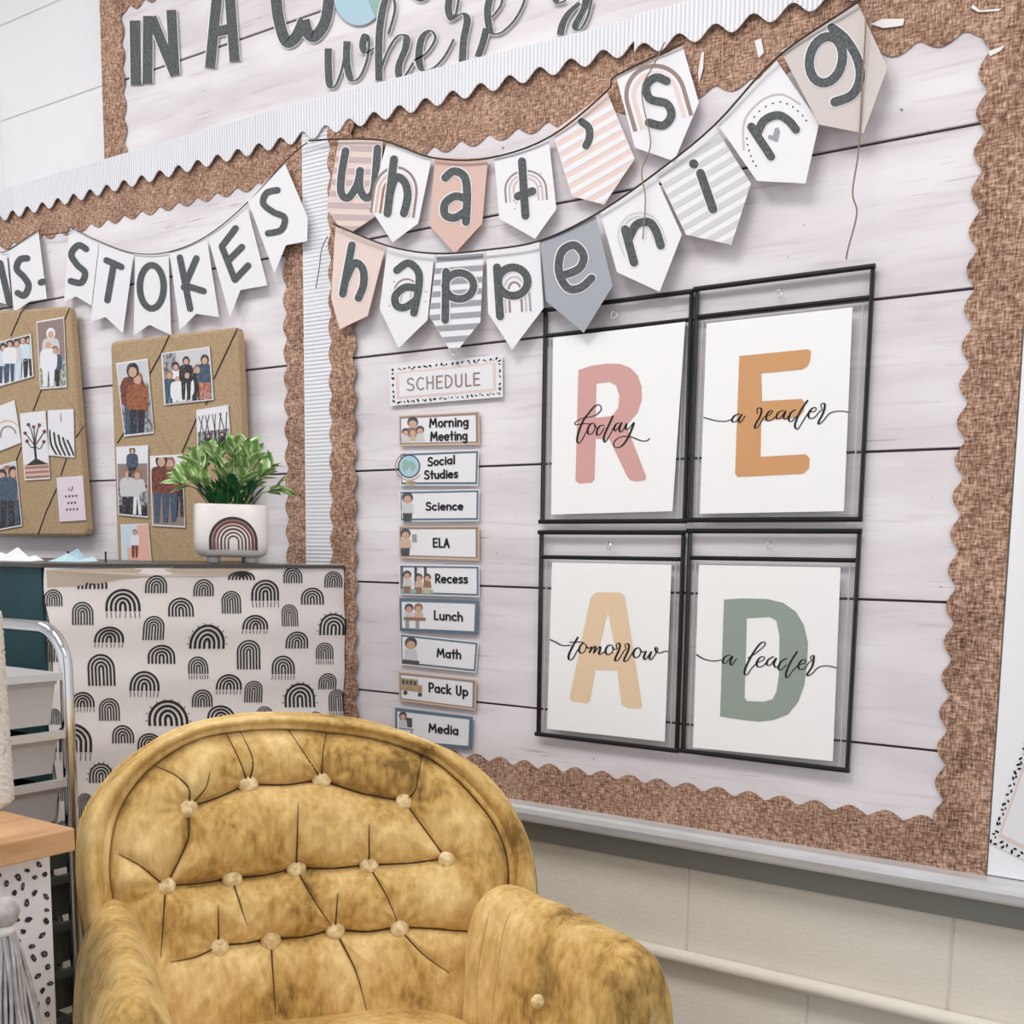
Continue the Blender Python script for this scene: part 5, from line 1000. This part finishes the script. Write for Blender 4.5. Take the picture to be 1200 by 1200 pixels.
def Sof(x, y):
    a = math.atan2(y - cen[1], x - cen[0]); best = min(ringU, key=lambda p: abs((math.atan2(p[1] - cen[1], p[0] - cen[0]) - a + math.pi) % (2 * math.pi) - math.pi))
    return min(.97, math.hypot(x - cen[0], y - cen[1]) / math.hypot(best[0] - cen[0], best[1] - cen[1]))
HH = puff(GX, GY, SS); hc = float(puff(A_([[cen[0]]]), A_([[cen[1]]]), A_([[0.]]))[0, 0])
VV = [S3(GX[j, i], GY[j, i], HH[j, i]) for j in range(NS) for i in range(NTC)]; ci = len(VV); VV.append(S3(cen[0], cen[1], hc))
FF = [(j * NTC + i, j * NTC + (i + 1) % NTC, (j + 1) * NTC + (i + 1) % NTC, (j + 1) * NTC + i) for j in range(NS - 1) for i in range(NTC)] + [(ci, (i + 1) % NTC, i) for i in range(NTC)]
FF = [q[::-1] for q in FF]
back = mesh('back_cushion', VV, FF, 'velvet', chair, smooth=True)
for b in bu:
    h = float(puff(A_([[b[0]]]), A_([[b[1]]]), A_([[Sof(*b)]]))[0, 0]); c = S3(b[0], b[1], h + .0105); n = 18; V = []; pr = [(.010, -.007), (.0125, .000), (.0108, .0042), (.006, .0066)]
    for r, z in pr: V += [c + (U_ * math.cos(2 * math.pi * k / n) + V_ * math.sin(2 * math.pi * k / n)) * r + N_ * z for k in range(n)]
    V.append(c + N_ * .0074); F = [(i * n + k, i * n + (k + 1) % n, (i + 1) * n + (k + 1) % n, (i + 1) * n + k) for i in range(3) for k in range(n)] + [(3 * n + k, 3 * n + (k + 1) % n, 4 * n) for k in range(n)]
    mesh('button', V, F, 'welt', back, smooth=True)
for pl, dep, wd in su:                                    # thin dark line painting the shade at the bottom of every main fold
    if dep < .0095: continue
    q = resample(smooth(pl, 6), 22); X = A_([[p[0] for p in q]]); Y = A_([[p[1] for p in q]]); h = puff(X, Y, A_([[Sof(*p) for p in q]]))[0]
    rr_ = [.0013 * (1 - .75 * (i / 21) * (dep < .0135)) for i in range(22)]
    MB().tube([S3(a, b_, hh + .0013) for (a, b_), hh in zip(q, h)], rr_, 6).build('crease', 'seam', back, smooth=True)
# rim and shell
prof = [(0, .006), (.06, .020), (.2, .033), (.4, .036), (.62, .030), (.82, .013), (.95, -.006), (1, -.02), (1.0, -.05), (.93, -.085), (.8, -.10)]
V = []
for k, h in prof:
    for i in range(NT):
        a, b = inU[i], outU[i]; V.append(S3(a[0] + (b[0] - a[0]) * k, a[1] + (b[1] - a[1]) * k, h + .0012 * math.sin(i * .5) * (0 < k < .9)))
nP = len(prof); F = [(p * NT + i, p * NT + i + 1, (p + 1) * NT + i + 1, (p + 1) * NT + i)[::-1] for p in range(nP - 1) for i in range(NT - 1)]
b0 = (nP - 1) * NT; cpt = len(V); V.append(S3(cu[0], cu[1], -.11)); F += [(b0 + i, b0 + i + 1, cpt)[::-1] for i in range(NT - 1)]
mesh('back_shell', V, [q[::-1] for q in F], 'velvet', chair, smooth=True)
MB().tube([S3(*inU[i], .020) for i in range(NT)], .0052, 10).build('piping', 'velvet', chair, smooth=True)
MB().tube([S3(*outU[i], -.019) for i in range(NT)], .0034, 8).build('piping', 'velvet', chair, smooth=True)
# arms: swept padded section
def arm(path, wid, ztop, zbot, px_seams, label=None, pe=2.6, pend=3.0, lean=0):
    pts = [Vector(p) for p in path]; dist = [0]
    for a, b in zip(pts, pts[1:]): dist.append(dist[-1] + (b - a).length)
    L = dist[-1]; NSn = 110; NC = 96; V = []; Nn = []
    def at(t):
        s = t * L; k = 0
        while k < len(pts) - 2 and dist[k + 1] < s: k += 1
        q = (s - dist[k]) / (dist[k + 1] - dist[k]); return pts[k].lerp(pts[k + 1], q), (pts[k + 1] - pts[k]).normalized()
    for j in range(NSn + 1):
        t = j / NSn; e = max(0, (t * L - (L - wid * .9)) / (wid * .9)); sc = max(.0, (1 - e ** pend)) ** (1 / pend); e0 = max(0, (.05 - t * L) / .05); sc *= (1 - e0 ** 2) ** .5 if e0 < 1 else 0
        c, d = at(t); d = (at(min(1, t + .06))[1] + at(max(0, t - .06))[1]).normalized(); nrm = Vector((d.y, -d.x, 0))
        zt2 = ztop(t); zm = (zt2 + zbot) / 2; hh = (zt2 - zbot) / 2
        for i in range(NC):
            a = 2 * math.pi * i / NC; cs, sn = math.cos(a), math.sin(a); r = (abs(cs) ** pe + abs(sn) ** pe) ** (-1 / pe)
            off = wid * r * cs * sc; z = zm + hh * r * sn * (.55 + .45 * sc) 
            p = Vector((c.x + nrm.x * off, c.y + nrm.y * off, z)); V.append(p); Nn.append((nrm * cs + ZV * sn).normalized())
    X = []; 
    for k, (p, n) in enumerate(zip(V, Nn)):
        if (CAM - p).dot(n) > 0:
            q = proj(p); X.append((k, q[0], q[1]))
    ks = [x[0] for x in X]; PX = A_([x[1] for x in X]); PY = A_([x[2] for x in X]); D = np.zeros_like(PX)
    for pl, dep, wd in px_seams:
        for a, b in zip(pl, pl[1:]):
            d, t = segdist(PX, PY, a, b); D = np.maximum(D, dep * (np.exp(-d / wd) * .6 + .4 * np.exp(-(d / (wd * .3)) ** 2)))
    for k, d in zip(ks, D): V[k] = V[k] - Nn[k] * float(d)
    for k in range(len(V)): p = V[k]; V[k] = p + Nn[k] * (.0012 * math.sin(p.x * 70 + p.z * 50) + .0010 * math.sin(p.y * 95 - p.z * 40))
    F = [(j * NC + i, j * NC + (i + 1) % NC, (j + 1) * NC + (i + 1) % NC, (j + 1) * NC + i)[::-1] for j in range(NSn) for i in range(NC)] + [tuple(range(NC)), tuple(NSn * NC + i for i in range(NC))[::-1]]
    return mesh('arm', V, F, 'velvet', chair, smooth=True, label=label)
rs_ = [(smooth([(690, 1059), (662, 1074), (645, 1090), (633, 1120), (631, 1150), (633, 1168)]), .007, 7), ([(633, 1170), (640, 1182), (628, 1204)], .010, 7), ([(633, 1170), (605, 1160)], .004, 8), ([(633, 1170), (660, 1195)], .006, 9), (smooth([(757, 1108), (765, 1098), (782, 1096)]), .006, 4)]
zt = EYE - .415
def Zt(px, py): r = ray(px, py); p = CAM + r * ((zt - CAM.z) / r.z); return (p.x, p.y, 0)
ra = arm([Zt(560, 1032), Zt(610, 1046), Zt(680, 1074), Zt(763, 1112)], .056, lambda t: zt + .004 - .010 * t, .22, rs_, pe=2.8, pend=3.4)
la = arm([Zt(128, 1040), Zt(134, 1062), Zt(146, 1110), Zt(158, 1178)], .051, lambda t: zt - .004 * t, .22, [(smooth([(106, 1140), (120, 1156), (150, 1160), (178, 1172)]), .005, 8)], pe=2.15, pend=2.4)
bp = None
for a_ in [(633, 1170)]:
    best = min((v.co for v in ra.data.vertices if (CAM - (v.co + wloc(ra))).length < 2), key=lambda c: (lambda q: (q[0] - a_[0]) ** 2 + (q[1] - a_[1]) ** 2 + 400 * (c + wloc(ra) - CAM).length)(proj(c + wloc(ra))))
    c = best + wloc(ra); n_ = (CAM - c).normalized(); n_.z *= .3; n_.normalize(); t1 = n_.cross(ZV).normalized(); t2 = n_.cross(t1); n = 14; V = []
    for r, z in [(.0085, 0), (.0085, .003), (.006, .006), (.003, .0075)]: V += [c + (t1 * math.cos(2 * math.pi * k / n) + t2 * math.sin(2 * math.pi * k / n)) * r + n_ * z for k in range(n)]
    mesh('button', V, [(i * n + k, i * n + (k + 1) % n, (i + 1) * n + (k + 1) % n, (i + 1) * n + k) for i in range(3) for k in range(n)] + [tuple(3 * n + k for k in range(n))], 'welt', ra, smooth=True)
# seat cushion, base, legs
q_ = inv(360, 1174, .04); seatz = S3(*q_, .04).z + .004
sc0 = Vector((O_.x, O_.y, 0)) + fw * .30 + U_ * .01; zs_ = seatz; V = []; nA, nR = 96, 30
for j in range(nR + 1):
    t = j / nR; ph = t * math.pi / 2 * 1.0; rr1 = math.sin(ph) ** .55; z = zs_ - .10 + .10 * (math.cos(ph)) ** .5
    for i in range(nA):
        a = 2 * math.pi * i / nA; c, s = math.cos(a), math.sin(a); p = 3.2; r = (abs(c) ** p + abs(s) ** p) ** (-1 / p); q = sc0 + U_ * (.225 * r * c * rr1) + fw * (.255 * r * s * rr1); V.append((q.x, q.y, z + .003 * math.sin(q.x * 40) * (1 - t)))
nn0 = len(V)
for dz_, sc_ in ((-.06, 1.0), (-.075, .97)):
    for i in range(nA):
        a = 2 * math.pi * i / nA; c, s = math.cos(a), math.sin(a); p = 3.2; r = (abs(c) ** p + abs(s) ** p) ** (-1 / p); q = sc0 + U_ * (.225 * r * c * sc_) + fw * (.255 * r * s * sc_); V.append((q.x, q.y, zs_ - .10 + dz_))
F = [(j * nA + i, j * nA + (i + 1) % nA, (j + 1) * nA + (i + 1) % nA, (j + 1) * nA + i)[::-1] for j in range(nR + 2) for i in range(nA)] + [tuple((nR + 2) * nA + i for i in range(nA))[::-1]]
mesh('seat_cushion', V, F, 'velvet', chair, smooth=True)
V = []
for z, k in ((.13, .96), (zs_ - .176, 1.0)):
    for i in range(48):
        a = 2 * math.pi * i / 48; c, s = math.cos(a), math.sin(a); p = 4; r = (abs(c) ** p + abs(s) ** p) ** (-1 / p); q = sc0 + U_ * (.27 * r * c * k) + fw * (.26 * r * s * k); V.append((q.x, q.y, z))
mesh('seat_base', V, [(i, (i + 1) % 48, 48 + (i + 1) % 48, 48 + i) for i in range(48)] + [tuple(range(48))[::-1], tuple(range(48, 96))], 'velvet', chair, smooth=False)
for a in (-1, 1):
    for b in (-1, 1):
        q = sc0 + U_ * (.2 * a) + fw * (.19 * b); q2 = sc0 + U_ * (.23 * a) + fw * (.22 * b); MB().tube([(q2.x, q2.y, 0), (q.x, q.y, .135)], [.012, .02], 14).build('leg', 'wood', chair, smooth=True)
